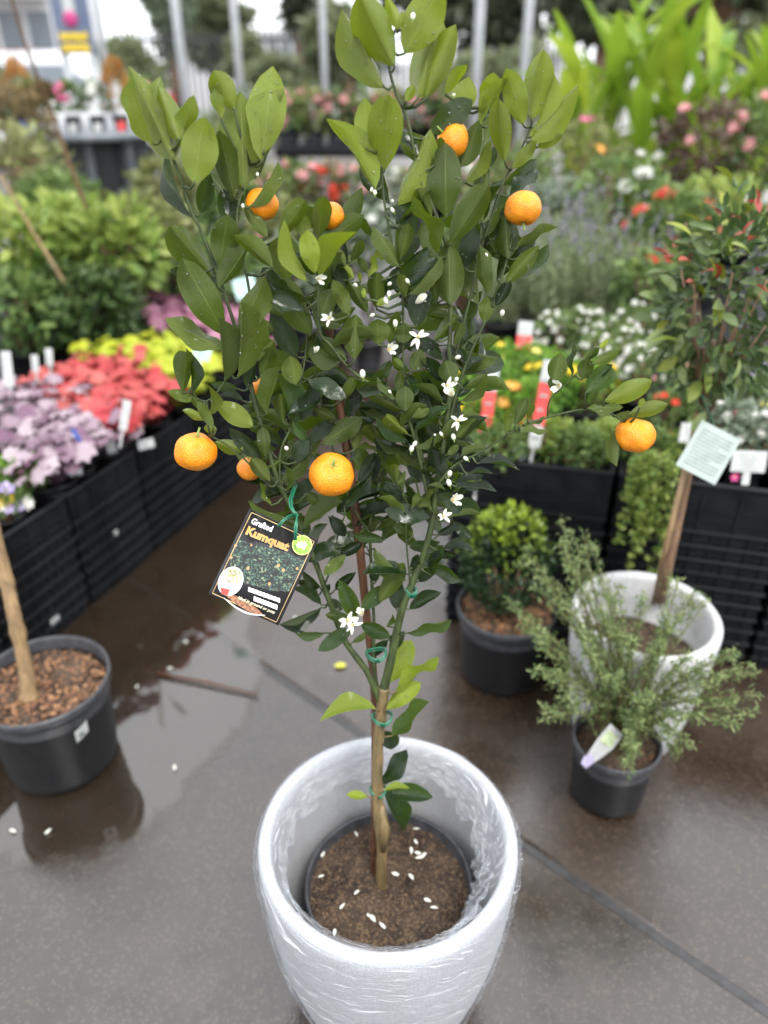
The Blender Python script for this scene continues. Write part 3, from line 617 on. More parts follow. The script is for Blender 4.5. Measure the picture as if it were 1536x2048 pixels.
# fruit
def fruit_mesh(seed):
    v = []; f = []; nu, nv = 32, 22
    for i in range(nv+1):
        th = math.pi*i/nv
        for k in range(nu):
            ph = 2*math.pi*k/nu; x, y, z = math.sin(th)*math.cos(ph), math.sin(th)*math.sin(ph), math.cos(th)
            r = 1+.06*fbm((x, y, z+seed), 1.5, 3)+.015*math.cos(5*ph+seed)*math.sin(th)
            z2 = z*.9*r - .13*math.exp(-(th/.28)**2) + .05*math.exp(-((math.pi-th)/.2)**2); v.append((x*r, y*r, z2))
    for i in range(nv):
        for k in range(nu):
            j = (k+1) % nu; f.append((i*nu+k, (i+1)*nu+k, (i+1)*nu+j, i*nu+j))
    return mesh('fruit', v, f, PEEL)
FM = [fruit_mesh(1.0), fruit_mesh(4.2), fruit_mesh(7.7)]
cal = MB(); cal.tube([(0, 0, .74), (0, 0, .95), (.05, .02, 1.25)], [.07, .06, .05], 6)
for q in range(5):
    a = q*1.2566; cal.add([(0, 0, .86), (.10*math.cos(a-.4), .10*math.sin(a-.4), .84), (.24*math.cos(a), .24*math.sin(a), .83), (.10*math.cos(a+.4), .10*math.sin(a+.4), .84)], [(0, 1, 2, 3)])
CALM = cal.mesh('calyx', SEPAL)
for i, (x, y, d, off, tx, ty) in enumerate([(392, 904, 84, -.035, .2, -.1), (663, 949, 90, -.045, -.5, .3), (524, 409, 66, .025, .2, .8), (660, 432, 58, .035, .2, .4), (905, 281, 68, .035, -.3, .9), (1046, 417, 73, .02, .1, 2.6), (1270, 870, 80, -.045, .3, .2), (500, 937, 52, .045, .1, .1), (520, 773, 36, .05, 0, .4)]):
    p = tp(x, y, off); s = d/2*depth(p)/F_PX
    o = obj('fruit', FM[i % 3], tree, loc(p), (ty, tx, i*1.3), (s, s, s)); obj('calyx', CALM, o)
# blossom and buds
st = MB(); FLV = []
for (sp_, lf_, wd_, rc_) in ((.85, .45, .21, 0), (.5, 1.0, .24, 0), (.95, .25, .18, .5), (.35, 1.15, .26, 0)):
    fl = MB()
    for q in range(5):
        a = q*1.2566+.35*math.sin(q*2.3+lf_*7); ca, sa = math.cos(a), math.sin(a); l_ = 1-.16*((q*3) % 4)/3
        for i in range(6):
            t = i/5; w = wd_*math.sin(math.pi*(t*.78+.15))*(1-.15*(q % 2)); rr = .10+t*sp_*l_; z = l_*(lf_*math.sin(t*1.5)-rc_*t*t*.9)
            for u in (-1, 0, 1): fl.v.append((ca*rr-sa*u*w, sa*rr+ca*u*w, z+abs(u)*.09))
        b = len(fl.v)-18
        for i in range(5):
            for k in range(2): fl.f.append((b+i*3+k, b+i*3+k+1, b+i*3+4+k, b+i*3+3+k)); fl.m.append(0)
    fl.t = [.5]*len(fl.v); FLV.append(fl.mesh('flower', PETAL))
for q in range(10):
    a = q*.628; st.tube([(.05*math.cos(a), .05*math.sin(a), 0), (.13*math.cos(a), .13*math.sin(a), .34)], [.015, .03], 5)
st.tube([(0, 0, 0), (0, 0, .42)], [.05, .07], 6); STM = st.mesh('stamens', STAMEN)
bd = MB().lathe([(.001, 0), (.2, .05), (.36, .3), (.42, .65), (.36, .98), (.2, 1.2), (.001, 1.28)], 10); BUDM = bd.mesh('bud', PETAL)
cu = MB().lathe([(.06, -.5), (.08, -.1), (.24, .02), (.26, .14), (.2, .16)], 8); CUPM = cu.mesh('sepal_cup', SEPAL)
for i, (x, y, off, s) in enumerate([(632, 556, -.05, 19), (660, 636, -.055, 17), (832, 606, -.03, 19), (836, 675, -.03, 20), (775, 700, -.03, 20), (892, 772, -.03, 19), (905, 792, -.04, 21), (916, 842, -.04, 18), (1122, 770, -.06, 19), (694, 1240, -.05, 20), (724, 1232, -.06, 19), (706, 1250, -.055, 16), (902, 1000, -.03, 21), (886, 1032, -.04, 17), (630, 705, -.04, 14)]):
    p = tp(x, y, off); s = s*depth(p)/F_PX*R.uniform(1.0, 1.25); v = (CAM-p).normalized()+Vector((R.uniform(-.9, .9), R.uniform(-.2, .2), R.uniform(-.4, 1.2)))
    o = obj('flower', FLV[(i*3+1) % 4], tree, loc(p), v.to_track_quat('Z', 'Y').to_euler(), (s, s, s)); obj('stamens', STM, o)
for i, (x, y, off, s) in enumerate([(825, 40, -.01, 15), (778, 594, -.04, 13), (774, 608, -.045, 14), (740, 633, -.04, 11), (714, 573, -.04, 11), (791, 654, -.04, 15), (911, 716, -.03, 13), (912, 763, -.03, 12), (574, 899, -.05, 13), (826, 893, -.04, 13), (822, 904, -.045, 14), (898, 953, -.03, 15), (900, 972, -.03, 16), (1003, 632, .0, 14), (936, 921, -.03, 12), (818, 567, -.02, 12), (776, 570, -.03, 11), (726, 756, -.04, 17), (782, 787, -.03, 9), (870, 870, -.03, 8), (885, 872, -.03, 10), (908, 880, -.03, 14), (907, 192, -.02, 9), (975, 513, .0, 8), (750, 390, -.02, 12), (785, 405, -.01, 10), (742, 384, -.02, 9), (788, 425, -.01, 11), (515, 352, .0, 9), (486, 416, -.01, 9)]):
    p = tp(x, y, off); s = s*depth(p)/F_PX*.8
    o = obj('bud', BUDM, tree, loc(p), (R.uniform(-.9, .5), R.uniform(-1.1, 1.1), R.uniform(0, 6)), (s, s, s)); obj('sepal_cup', CUPM, o)

# brown stake and green ties
sp = smooth_path([(748, 1800), (750, 1600), (750, 1420), (745, 1330), (733, 1230), (718, 1080), (700, 940), (682, 820), (662, 700), (655, 640)], 6)
S3 = [tp(x, y, .016+.028*min(1, i/24)) for i, (x, y) in enumerate(sp)]
stake = thing('garden_stake', 'slender brown cane stake tied up behind the citrus trunk', 'stake', S3[0])
sb = MB().tube([p-S3[0] for p in S3], [.0062*(1.16 if i % 13 == 6 else 1) for i in range(len(S3))], 10); sb.obj('cane', BAMBOO, stake)
def tie(label, x, y, r, ax=None):
    p = tp(x, y, .004); mb = MB(); pts = [Vector((r*.92*math.cos(a), r*.8*math.sin(a), .003*math.sin(a*2+1))) for a in [6.5*q/14 for q in range(15)]]
    for dz in (0, .0045): mb.tube([q+Vector((0, 0, dz)) for q in pts], .0016, 6)
    mb.tube([pts[10], pts[10]+Vector((.006, -.008, .008)), pts[10]+Vector((.004, -.012, .018))], [.002, .0018, .0012], 5)
    tag(mb.obj('plant_tie', TIE, None, loc=p), label, 'tie', 'green plastic ties round the citrus stems')
tie('green tie holding trunk and cane just above the planter rim', 764, 1437, .0165)
tie('green tie with a loose loop where the two main stems fork', 752, 1310, .016)
tie('green tie on the thick right-hand limb of the citrus tree', 822, 1186, .0085)
tie('green tie round the bare trunk inside the planter', 756, 1582, .0135)

# ------------------------------------------------------------------ printed tag hanging on the citrus tree
def text_mesh(name, body, m, w, h, bold=.02, shear=0.0):
    c = bpy.data.curves.new('lettering', 'FONT'); c.body = body; c.size = 1; c.offset = bold; c.shear = shear; c.resolution_u = 2
    o = bpy.data.objects.new('lettering', c); COL.objects.link(o); bpy.context.view_layer.update()
    me = bpy.data.meshes.new_from_object(o.evaluated_get(bpy.context.evaluated_depsgraph_get())); bpy.data.objects.remove(o)
    n = len(me.vertices); a = np.empty(n*3, dtype=np.float32); me.vertices.foreach_get('co', a); a = a.reshape(-1, 3)
    lo, hi = a.min(0), a.max(0); a[:, 0] = (a[:, 0]-lo[0])/(hi[0]-lo[0])*w; a[:, 1] = (a[:, 1]-lo[1])/(hi[1]-lo[1])*h; a[:, 2] = 0
    me.vertices.foreach_set('co', a.ravel()); me.materials.clear(); me.materials.append(m); me.name = name; me.update(); return me
TC = np.array([480, 260.]); TE = np.array([[805, -395], [375, 1065.]])
def tagst(x, y): return np.linalg.solve(TE, np.array([x, y])-TC)
tc3 = tp(420+690/6.4, 980+985/6.4, -.075); sc_ = depth(tc3)/F_PX; WG, HG = 888/6.4*sc_, 1136/6.4*sc_
def tl(x, y, z=0):
    s, t = tagst(x, y); return Vector(((s-.5)*WG, (.5-t)*HG, z))
cr, cu_ = Vector((1, 0, 0)), Vector((0, SP, CP)); cf = Vector((0, CP, -SP))
ang = math.atan2(-375, 805); ex = (cr*math.cos(ang)+cu_*math.sin(ang)); ex = (ex+cf*.05).normalized()
ey = (cu_*math.cos(ang)-cr*math.sin(ang)); ey = (ey+cf*.16); ey = (ey-ex*ey.dot(ex)).normalized(); ez = ex.cross(ey)
tg = thing('hanging_tag', 'black printed tag with gold border and orange lettering tied to the citrus tree', 'tag', tc3)
tg.rotation_euler = Matrix((ex, ey, ez)).transposed().to_euler()
CARD = mat('black_card', (.012, .012, .013), (.022, .022, .024), rough=.25, scale=30, bmp=.03, coat=.4); GOLD = mat('gold_ink', (.62, .43, .20), rough=.4, bmp=0); ORINK = mat('orange_ink', (.78, .30, .035), (.62, .22, .02), rough=.35, bmp=0, scale=300)
WHINK = mat('white_ink', (.80, .80, .82), rough=.4, bmp=0); LIME = mat('lime_ink', (.22, .50, .03), (.28, .58, .05), rough=.35, bmp=0); PALELIME = mat('pale_lime_ink', (.62, .75, .22), rough=.35, bmp=0); CREAM = mat('cream_ink', (.80, .74, .52), rough=.4, bmp=0)
POTRED = mat('brick_ink', (.42, .05, .03), rough=.4, bmp=0); MOUND = mat('soil_print', (.36, .15, .06), (.10, .045, .02), rough=.4, scale=260, bmp=0)
def print_mat():
    m, nt, bs, out = newmat('foliage_print'); d, c = tex(nt, 'voronoi', 330, stretch=(1, 1.6, 1)); n = tex(nt, 'noise', 90, 4); n2 = tex(nt, 'noise', 420, 3)
    col = mixc(nt, ramp(nt, n2, .47, .60), (.006, .010, .009), (.055, .12, .085)); col = mixc(nt, ramp(nt, n, .48, .60), col, (.005, .007, .006)); s = nt.nodes.new('ShaderNodeSeparateColor'); nt.links.new(c, s.inputs[0])
    col = mixc(nt, math_(nt, 'MULTIPLY', ramp(nt, s.outputs[1], .9, .93), .7), col, (.22, .28, .16)); d2, c2 = tex(nt, 'voronoi', 120); s2 = nt.nodes.new('ShaderNodeSeparateColor'); nt.links.new(c2, s2.inputs[0])
    dot = math_(nt, 'MULTIPLY', ramp(nt, d2, .30, .20), ramp(nt, s2.outputs[0], .62, .66)); col = mixc(nt, dot, col, (.62, .27, .10))
    nt.links.new(col, bs.inputs['Base Color']); bs.inputs['Roughness'].default_value = .25; return m
FOLP = print_mat()
def poly(name, pts, z, m, par=None): 
    q = [p if isinstance(p, Vector) else Vector(p) for p in pts]; q = [Vector((p.x, p.y, z)) for p in q]
    ar = sum(q[i].x*q[(i+1) % len(q)].y-q[(i+1) % len(q)].x*q[i].y for i in range(len(q)))
    return obj(name, mesh(name, q if ar > 0 else q[::-1], [tuple(range(len(q)))], m, False), par or tg)
E_ = .0003
mb = MB(); mb.box((WG*.01, 0, -.0008), (WG*1.075, HG*1.05, .0014)); mb.obj('card', CARD, tg)
mb = MB(); mb.box((-.0015, .001, -.0026), (WG*1.07, HG*1.05, .0010)); mb.obj('back_card', GREYP, tg)
mb = MB(); b = .0010
for (cx, cy, w, h) in ((0, HG/2, WG, b), (0, -HG/2, WG, b), (-WG/2, 0, b, HG-b), (WG/2, 0, b, HG-b)): mb.box((cx, cy, E_), (w, h, .0002))
mb.obj('gold_border', GOLD, tg)
poly('foliage_picture', [tl(330, 620), tl(700, 720), tl(960, 790), tl(1040, 830), tl(1190, 900), tl(1120, 1060), tl(1010, 1300), tl(780, 1290), tl(620, 1230), tl(440, 1190), tl(250, 980), tl(280, 760)], E_*1.2, FOLP)
poly('soil_picture', [tl(250+k*.02, 0) if False else tl(480+250*math.cos(a)*.9+70*math.sin(a), 1470+95*math.sin(a)+115*math.cos(a)) for k, a in [(k, 2*math.pi*k/24) for k in range(24)]], E_*1.6, MOUND)
mb = MB(); arc = [tl(228+520*t, 1385+225*t+70*math.sin(math.pi*t), E_*3) for t in [k/16 for k in range(17)]]; mb.tube(arc, [.0003+.0011*math.sin(math.pi*(1-k/16)*.9+.2) for k in range(17)], 5); mb.obj('curled_edge', WHINK, tg)
def put_text(name, body, m, x, y, x2, y2, hpx, bold, shear=0, z=E_*3):
    p, q = tl(x, y), tl(x2, y2); w = (q-p).length; h = hpx/6.4*sc_
    o = obj(name, text_mesh(name, body, m, w, h, bold, shear), tg, (p.x, p.y, z), (0, 0, math.atan2(q.y-p.y, q.x-p.x))); return o
put_text('lettering', 'Grafted', WHINK, 478, 408, 742, 520, 84, .03)
put_text('lettering_shadow', 'Kumquat', BLACKINK, 410, 588, 948, 815, 152, .055, z=E_*2.6)
put_text('lettering', 'Kumquat', GOLD, 411, 583, 949, 808, 150, .045, z=E_*3); put_text('lettering', 'Kumquat', ORINK, 414, 578, 948, 802, 142, .012, z=E_*3.8)
put_text('lettering', 'Ideal in ground or pots', CREAM, 392, 1408, 852, 1606, 52, .015, .25)
def blurbar(x, y, x2, y2, h):
    pts = []; n = 26
    for k in range(n+1): t = k/n; pts.append(tl(x+(x2-x)*t, y+(y2-y)*t-h/2-(6 if k % 3 == 1 else 0)))
    for k in range(n, -1, -1): t = k/n; pts.append(tl(x+(x2-x)*t, y+(y2-y)*t+h/2+(5 if k % 4 == 1 else 0)))
    poly('blurred_lettering', pts, E_*2, WHINK)
blurbar(515, 1272, 915, 1420, 52); blurbar(592, 1392, 888, 1508, 56)
def disc(name, x, y, rx, ry, z, m, n=40, par=None):
    c = tl(x, y); k = 1/6.4*sc_; return poly(name, [(c.x+rx*k*math.cos(a), c.y+ry*k*math.sin(a), 0) for a in [2*math.pi*i/n for i in range(n)]], z, m, par)
disc('badge_edge', 1137, 686, 130, 130, E_*2, PALELIME); disc('badge', 1137, 686, 116, 116, E_*2.6, LIME)
au = [(1068, 690), (1080, 655), (1105, 650), (1120, 632), (1140, 648), (1152, 660), (1168, 630), (1178, 655), (1192, 690), (1180, 720), (1165, 755), (1150, 735), (1120, 718), (1095, 720), (1075, 712)]
poly('map_shape', [tl(*q) for q in au], E_*3.2, WHINK); put_text('lettering', 'AWE', BLACKINK, 1092, 702, 1166, 712, 22, .03, z=E_*4)
def ringtext(body, a0, a1, r, flip):
    c = tl(1137, 686); k = 1/6.4*sc_
    for i, ch in enumerate(body):
        a = a0+(a1-a0)*i/(len(body)-1); x, y = c.x+r*k*math.cos(a), c.y+r*k*math.sin(a); rz = a-math.pi/2 if not flip else a+math.pi/2
        o = obj('letter', text_mesh('letter', ch, BLACKINK, (4 if ch == 'I' else 17)*k, 26*k, .02), tg, (x, y, E_*3.4), (0, 0, rz))
ringtext('CITRUS', 2.15, .45, 84, False); ringtext('SPECIALISTS', 3.55, 5.75, 108, True)
disc('inset_oval', 295, 1170, 152, 190, E_*3, WHINK); disc('inset_tree', 318, 1100, 118, 95, E_*3.8, mat('inset_print', (.20, .20, .07), (.60, .60, .42), rough=.4, scale=420, bmp=0))
mb = MB(); mb.tube([tl(285, 1160, E_*3.6), tl(262, 1260, E_*3.6)], .0003, 5); mb.obj('inset_trunk', BLACKINK, tg)
poly('inset_pot', [tl(178, 1250), tl(298, 1278), tl(272, 1358), tl(195, 1338)], E_*3.9, POTRED)
# green string that holds the tag
def tw3(x, y, off): return tp(420+x/6.4, 980+y/6.4, off)
th = MB(); c0 = tw3(880, 450, -.082)
for dx in (-14, 14):
    th.tube([p-c0 for p in (tw3(880+dx, 465, -.084), tw3(930+dx, 400, -.082), tw3(1010, 340+dx, -.072), tw3(1090, 310, -.062))], .0012, 6)
    th.tube([p-c0 for p in (tw3(1090, 310, -.062), tw3(1115, 370+dx, -.075), tw3(1098+dx, 470, -.083), tw3(1092+dx*.6, 640, -.086))], .0013, 6)
    th.tube([p-c0 for p in (tw3(1090, 310, -.062), tw3(1040+dx, 220, -.05), tw3(1030+dx, 120, -.04), tw3(1080+dx, -20, -.02), tw3(1100+dx, -60, -.008))], .0013, 6)
th.tube([p-c0 for p in (tw3(1070, 330, -.064), tw3(1100, 285, -.066), tw3(1125, 320, -.064), tw3(1090, 335, -.067))], .0022, 6)
tag(th.obj('tag_string', TIE, None, loc=c0), 'knotted green string holding the printed tag on the citrus branch', 'string')

# ------------------------------------------------------------------ pots standing on the wet slabs
def black_pot(t, Rr, z, base=.83, rimc=None, m=None, lip=.008, inner=.028):
    m = m or BLACKP; b = Rr*base
    MB().lathe([(.001, .004), (b-.006, .003), (b, .008), (b+(Rr-b)*.15, z*.15), (Rr-.010, z-.035), (Rr-.008, z-.028)], 64).obj('pot_wall', m, t)
    MB().lathe([(Rr-.008, z-.028), (Rr-.002, z-.024), (Rr, z-.012), (Rr, z-.004), (Rr-.002, z), (Rr-.005, z), (Rr-.0075, z-.004), (Rr-.011, z-inner-.03)], 64).obj('pot_rim', rimc or GREYP, t)
    return t
def mulch(t, r, z, n, seed, mats, smin=.003, smax=.010):
    v, f = soil(r, z, seed, .012, 16); obj('soil', mesh('soil', v, f, SOIL), t); return crumbs('bark_chips', t, r*.98, z+.003, n, mats, smin, smax, seed, .5)
# E: young tree at the puddle
pE = thing('potted_tree', 'young tree with a knobbly pale trunk in a black pot standing in the puddle', 'potted tree', (-.765, 1.28, 0))
black_pot(pE, .147, .25); mulch(pE, .134, .212, 900, 11, [BARKCHIP[0], BARKCHIP[1], BARKCHIP[2], BARKCHIP[0], BARKCHIP[3]])
path = [at_z(58, 1398, .212), at_y(50, 1330, 1.27), at_y(28, 1230, 1.28), at_y(10, 1150, 1.30), at_y(-15, 1050, 1.31), at_y(-45, 900, 1.33), at_y(-70, 760, 1.35)]
pts = smooth_path([tuple(p-Vector((-.765, 1.28, 0))) for p in path], 6)
MB().tube(pts, [(.022 if i < 2 else .0165-.00015*i)*(1.14 if i % 7 == 3 else 1)+R.uniform(-.0008, .0008) for i in range(len(pts))], 12).obj('trunk', PALETRUNK, pE)
v = at_z(158, 1465, .16)-Vector((-.765, 1.28, 0)); aa = math.atan2(v.y, v.x); mb = MB()
for k in range(6):
    a = aa-.115+.23*k/5; r1, r2 = .1385, .1352; dz = .012*(k/5)
    mb.v += [(r1*math.cos(a), r1*math.sin(a), .185+dz), (r2*math.cos(a), r2*math.sin(a), .150+dz)]
    if k: n = len(mb.v); mb.f.append((n-3, n-1, n-2, n-4)); mb.m.append(0)
mb.t = [.5]*len(mb.v)
stk = mb.obj('price_sticker', WHITEC, pE)
mb = MB()
for k in range(5):
    a = aa-.05+.018*k; mb.tube([(.1375*math.cos(a), .1375*math.sin(a), .176), (.1362*math.cos(a), .1362*math.sin(a), .163)], .0012 if k % 2 else .0018, 4)
mb.obj('printed_mark', GREYINK, stk)

def leaf_cloud(P, D, Nn, L, Wd, tint, name, m, parent=None, fold=.10, droop=.1):
    P, D, Nn = (np.asarray(a, float) for a in (P, D, Nn)); n = len(P)
    D /= np.linalg.norm(D, axis=1, keepdims=True)+1e-9; Nn = Nn-D*(Nn*D).sum(1, keepdims=True); Nn /= np.linalg.norm(Nn, axis=1, keepdims=True)+1e-9; X = np.cross(D, Nn)
    T = np.array([(0, 0, 0), (-.4, .3, fold), (0, .3, 0), (.4, .3, fold), (-.42, .65, fold*.6-droop*.4), (0, .65, -droop*.4), (.42, .65, fold*.6-droop*.4), (0, 1, -droop)])
    L = np.broadcast_to(L, (n,)); Wd = np.broadcast_to(Wd, (n,))
    V = P[:, None]+X[:, None]*(T[None, :, 0]*Wd[:, None])[..., None]+D[:, None]*(T[None, :, 1]*L[:, None])[..., None]+Nn[:, None]*(T[None, :, 2]*L[:, None])[..., None]
    F = np.array([(0, 2, 1), (0, 3, 2), (4, 5, 7), (5, 6, 7)]); Q = np.array([(1, 2, 5, 4), (2, 3, 6, 5)])
    o = np.arange(n)[:, None, None]*8; faces = (F[None]+o).reshape(-1, 3).tolist()+(Q[None]+o).reshape(-1, 4).tolist()
    me = mesh(name, V.reshape(-1, 3), faces, m, True, tint=np.repeat(np.broadcast_to(tint, (n,)), 8))
    return me
def rdir(n, up=0.0, rg=None):
    v = (rg or NP).normal(size=(n, 3)); v[:, 2] += up; return v/np.linalg.norm(v, axis=1, keepdims=True)

# D: clipped shrub with lime tips
pD = thing('potted_shrub', 'rounded dark shrub with lime-green tips in a black pot before the trays', 'shrub', (.318, 1.577, 0))
black_pot(pD, .13, .225); mulch(pD, .118, .198, 420, 21, [BARKCHIP[0], BARKCHIP[2], BARKCHIP[0], CRUMB[2]])
cD = at_y(1012, 1118, 1.585)-Vector((.318, 1.577, 0)); n = 1900; d = rdir(n, .1); rad = NP.uniform(.55, 1, n)**.5; lump = 1+.16*np.array([noise.noise(Vector(q)*3.1) for q in d])
P = np.array(cD)+d*rad[:, None]*lump[:, None]*np.array([.112, .105, .145]); tint = np.clip((d[:, 2]*.9-.25+NP.normal(0, .22, n)) * (rad > .8), 0, 1)
me = leaf_cloud(P, d+rdir(n)*.7, d+rdir(n)*.5, NP.uniform(.012, .022, n), NP.uniform(.008, .013, n), tint, 'foliage', fmat('shrub_lime_tip', (.022, .055, .016), (.38, .52, .04), rough=.3), None)
o = obj('foliage', me, pD); o['kind'] = 'stuff'
mb = MB()
for k in range(9):
    a = k*.7; mb.tube([(.02*math.cos(a), .02*math.sin(a), .19), (cD.x*.6+.05*math.cos(a), cD.y+.05*math.sin(a), cD.z-.05)], [.004, .002], 5)
mb.obj('stems', BROWNTRUNK, pD)
# B: rough white planter with a standard tree
pB = thing('planter_pot', 'rough white fibre planter in front of the tall black tray stacks', 'planter', (.595, 1.376, 0))
POTR = pot_material('rough_white_fibre', (.62, .625, .63), (.40, .41, .41))
MB().lathe([(.001, 0), (.118, 0), (.124, .006), (.143, .11), (.156, .22), (.163, .30), (.165, .335), (.164, .352), (.158, .36), (.150, .3605), (.144, .356), (.1415, .345), (.138, .28), (.128, .2), (.001, .198)], 80).obj('pot_wall', POTR, pB)
v, f = soil(.131, .24, 6.6, .012, 16); obj('soil', mesh('soil', v, f, SOIL), pB); crumbs('soil_crumbs', pB, .128, .243, 300, CRUMB, .002, .006, 31)
TB = at_z(1318, 1215, .24); c0 = TB
st_ = thing('standard_tree', 'lollipop tree with small glossy leaves and red shoot tips in the rough white planter', 'tree', c0)
tpath = [TB, at_y(1332, 1150, 1.40), at_y(1362, 1010, 1.42), at_y(1395, 850, 1.44), at_y(1412, 760, 1.45), at_y(1425, 680, 1.45)]
MB().tube(smooth_path([tuple(p-c0) for p in tpath], 5), [.0125-.0002*i for i in range(26)], 10).obj('trunk', BROWNTRUNK, st_)
mb = MB(); ccR = at_y(1452, 605, 1.45)
for k in range(16):
    a = k*2.4; e = ccR+Vector((.11*math.cos(a)*R.uniform(.5, 1), .12*math.sin(a), R.uniform(-.12, .16))); s0 = at_y(1400+R.uniform(-5, 10), 835+R.uniform(-40, 20), 1.445); mb.tube([s0-c0, s0.lerp(e, .4)+Vector((0, 0, .02))-c0, e-c0], [.004, .0026, .0014], 6)
mb.obj('limbs', BROWNTRUNK, st_)
SL = omat('standard_leaf', (.06, .12, .04), (.26, .34, .11), rough=.28, trans=.3); SLY = omat('standard_leaf_young', (.30, .34, .03), (.16, .24, .03), rough=.3); SLR = omat('standard_leaf_red', (.42, .05, .045), (.50, .13, .09), rough=.3)
def simple_leaf(name, m, fold, droop):
    v = []; f = []
    for i in range(6):
        t = i/5*.99+.005
        for u in (-1, 0, 1): v.append((u*lw(t)*.5, t, abs(u)*lw(t)*.5*fold-droop*t*t))
    for i in range(5):
        for k in range(2): f.append((i*3+k, i*3+k+1, i*3+4+k, i*3+3+k))
    return mesh(name, v, f, m)
SLM = [simple_leaf('leaf', m, fo, dr) for m in (SL, SLY, SLR) for fo, dr in ((.3, .15), (.15, .3))]
def orient(o, p, d, n, L, Wd):
    d = d.normalized(); n = (n-d*n.dot(d)).normalized(); x = d.cross(n)
    o.matrix_local = Matrix(((x.x*Wd, d.x*L, n.x*L, p.x), (x.y*Wd, d.y*L, n.y*L, p.y), (x.z*Wd, d.z*L, n.z*L, p.z), (0, 0, 0, 1)))
rg = np.random.default_rng(3)
def crown_pt(rg):
    d = rdir(1, .05, rg)[0]; q = rg.uniform(.35, 1)**.5; lump = 1+.28*noise.noise(Vector(d)*2.3+Vector((3, 1, 0)))
    return d, Vector(d*q*lump*np.array([.125, .125, .20]))+ccR-c0, q
for i in range(285):
    d, p, q = crown_pt(rg); top = d[2] > .25 and q > .8; k = 0 if not (top or rg.random() < .16) else (2 if (rg.random() < .55 and top) else 1)
    if d[1] > .35 and rg.random() < .5: d[1] *= -1
    L = rg.uniform(.034, .052)*(.75 if k == 2 else 1); o = bpy.data.objects.new('leaf', SLM[k*2+int(rg.integers(0, 2))]); link(o, st_)
    orient(o, p, Vector(d)+Vector(rdir(1, .2, rg)[0])*.8, Vector((0, -.2, 1))+Vector(rdir(1, 0, rg)[0])*.7, L, L*rg.uniform(.36, .48))
n = 520; q = [crown_pt(rg) for _ in range(n)]
o = obj('foliage', leaf_cloud([np.array(a[1])*np.array([.9, .9, .9])+.1*np.array(ccR-c0) for a in q], [a[0]+rdir(1)[0]*.8 for a in q], rdir(n, 1.0), NP.uniform(.028, .042, n), NP.uniform(.011, .017, n), NP.random(n)*.6, 'foliage', fmat('standard_inner', (.045, .09, .03), (.19, .27, .08), rough=.3)), st_); o['kind'] = 'stuff'
cane = thing('garden_stake', 'pale wooden stake beside the trunk of the lollipop tree', 'stake', at_z(1302, 1225, .24))
e = cane.location; MB().tube([Vector((0, 0, 0)), at_y(1330, 1100, 1.39)-e, at_y(1372, 930, 1.405)-e], [.006, .006, .0055], 8).obj('cane', PALETRUNK, cane)
# card tied to it
cw = [at_y(1405, 840, 1.36), at_y(1482, 880, 1.37), at_y(1430, 970, 1.34), at_y(1352, 930, 1.33)]; cc = sum(cw, Vector())/4
card = thing('plant_card', 'pale green-white information card tied to the lollipop tree trunk', 'card', cc)
nn = (cw[1]-cw[0]).cross(cw[3]-cw[0]).normalized(); nn = nn if nn.y < 0 else -nn
vv = [p-cc for p in cw]+[p-cc-nn*.0012 for p in cw]
obj('sheet', mesh('sheet', vv, [(0, 1, 2, 3), (7, 6, 5, 4), (0, 4, 5, 1), (1, 5, 6, 2), (2, 6, 7, 3), (3, 7, 4, 0)], mat('mint_card', (.44, .51, .475), (.39, .46, .43), rough=.35, bmp=.03), False), card)
mb = MB()
for k in range(11):
    t = .14+.072*k; a = cw[0].lerp(cw[3], t).lerp(cw[1].lerp(cw[2], t), .1)-cc+nn*.0008; b2 = cw[0].lerp(cw[3], t).lerp(cw[1].lerp(cw[2], t), .9-.25*(k % 4 == 3))-cc+nn*.0008; mb.tube([a, b2], .0006, 4)
mb.obj('printed_lines', GREYINK, card)['kind'] = 'stuff'
mb = MB(); mb.tube([cw[0].lerp(cw[1], .3)-cc, cw[0]-cc+Vector((.0, .03, .04)), at_y(1404, 800, 1.44)-cc], .0012, 5); mb.obj('string', TIE, card)
# C: airy shrub in a small black pot
cC = Vector((.505, 1.175, 0))
pC = thing('potted_shrub', 'airy fine-leaved shrub spilling out of the smallest black pot', 'shrub', cC)
black_pot(pC, .095, .175, .82); v, f = soil(.084, .152, 9.1, .012, 14); obj('soil', mesh('soil', v, f, SOIL), pC); crumbs('bark_chips', pC, .08, .155, 160, [CRUMB[0], CRUMB[1], BARKCHIP[0], CRUMB[4]], .002, .006, 41)
HZ = [(1050, 1110, 1.30), (1080, 1160, 1.28), (1030, 1200, 1.25), (1110, 1080, 1.33), (1140, 1055, 1.35), (1170, 1110, 1.3), (1060, 1240, 1.22), (1120, 1200, 1.22), (1100, 1150, 1.3), (1180, 1080, 1.34), (1090, 1290, 1.15), (1060, 1330, 1.12), (1110, 1350, 1.10), (1105, 1420, 1.08), (1130, 1400, 1.1),
      (1200, 1230, 1.2), (1240, 1190, 1.22), (1290, 1200, 1.2), (1330, 1240, 1.18), (1380, 1190, 1.22), (1410, 1210, 1.22), (1350, 1160, 1.25), (1260, 1290, 1.12), (1310, 1300, 1.12), (1380, 1300, 1.1), (1470, 1290, 1.12), (1440, 1360, 1.08), (1500, 1350, 1.1), (1500, 1410, 1.05), (1480, 1450, 1.05), (1400, 1420, 1.05), (1350, 1460, 1.02), (1370, 1500, 1.02), (1420, 1330, 1.12), (1460, 1400, 1.08), (1180, 1310, 1.1), (1220, 1350, 1.08), (1160, 1260, 1.15), (1275, 1450, 1.05), (1265, 1540, 1.02), (1250, 1500, 1.03), (1290, 1400, 1.06), (1230, 1270, 1.15), (1150, 1150, 1.26), (1200, 1150, 1.28)]
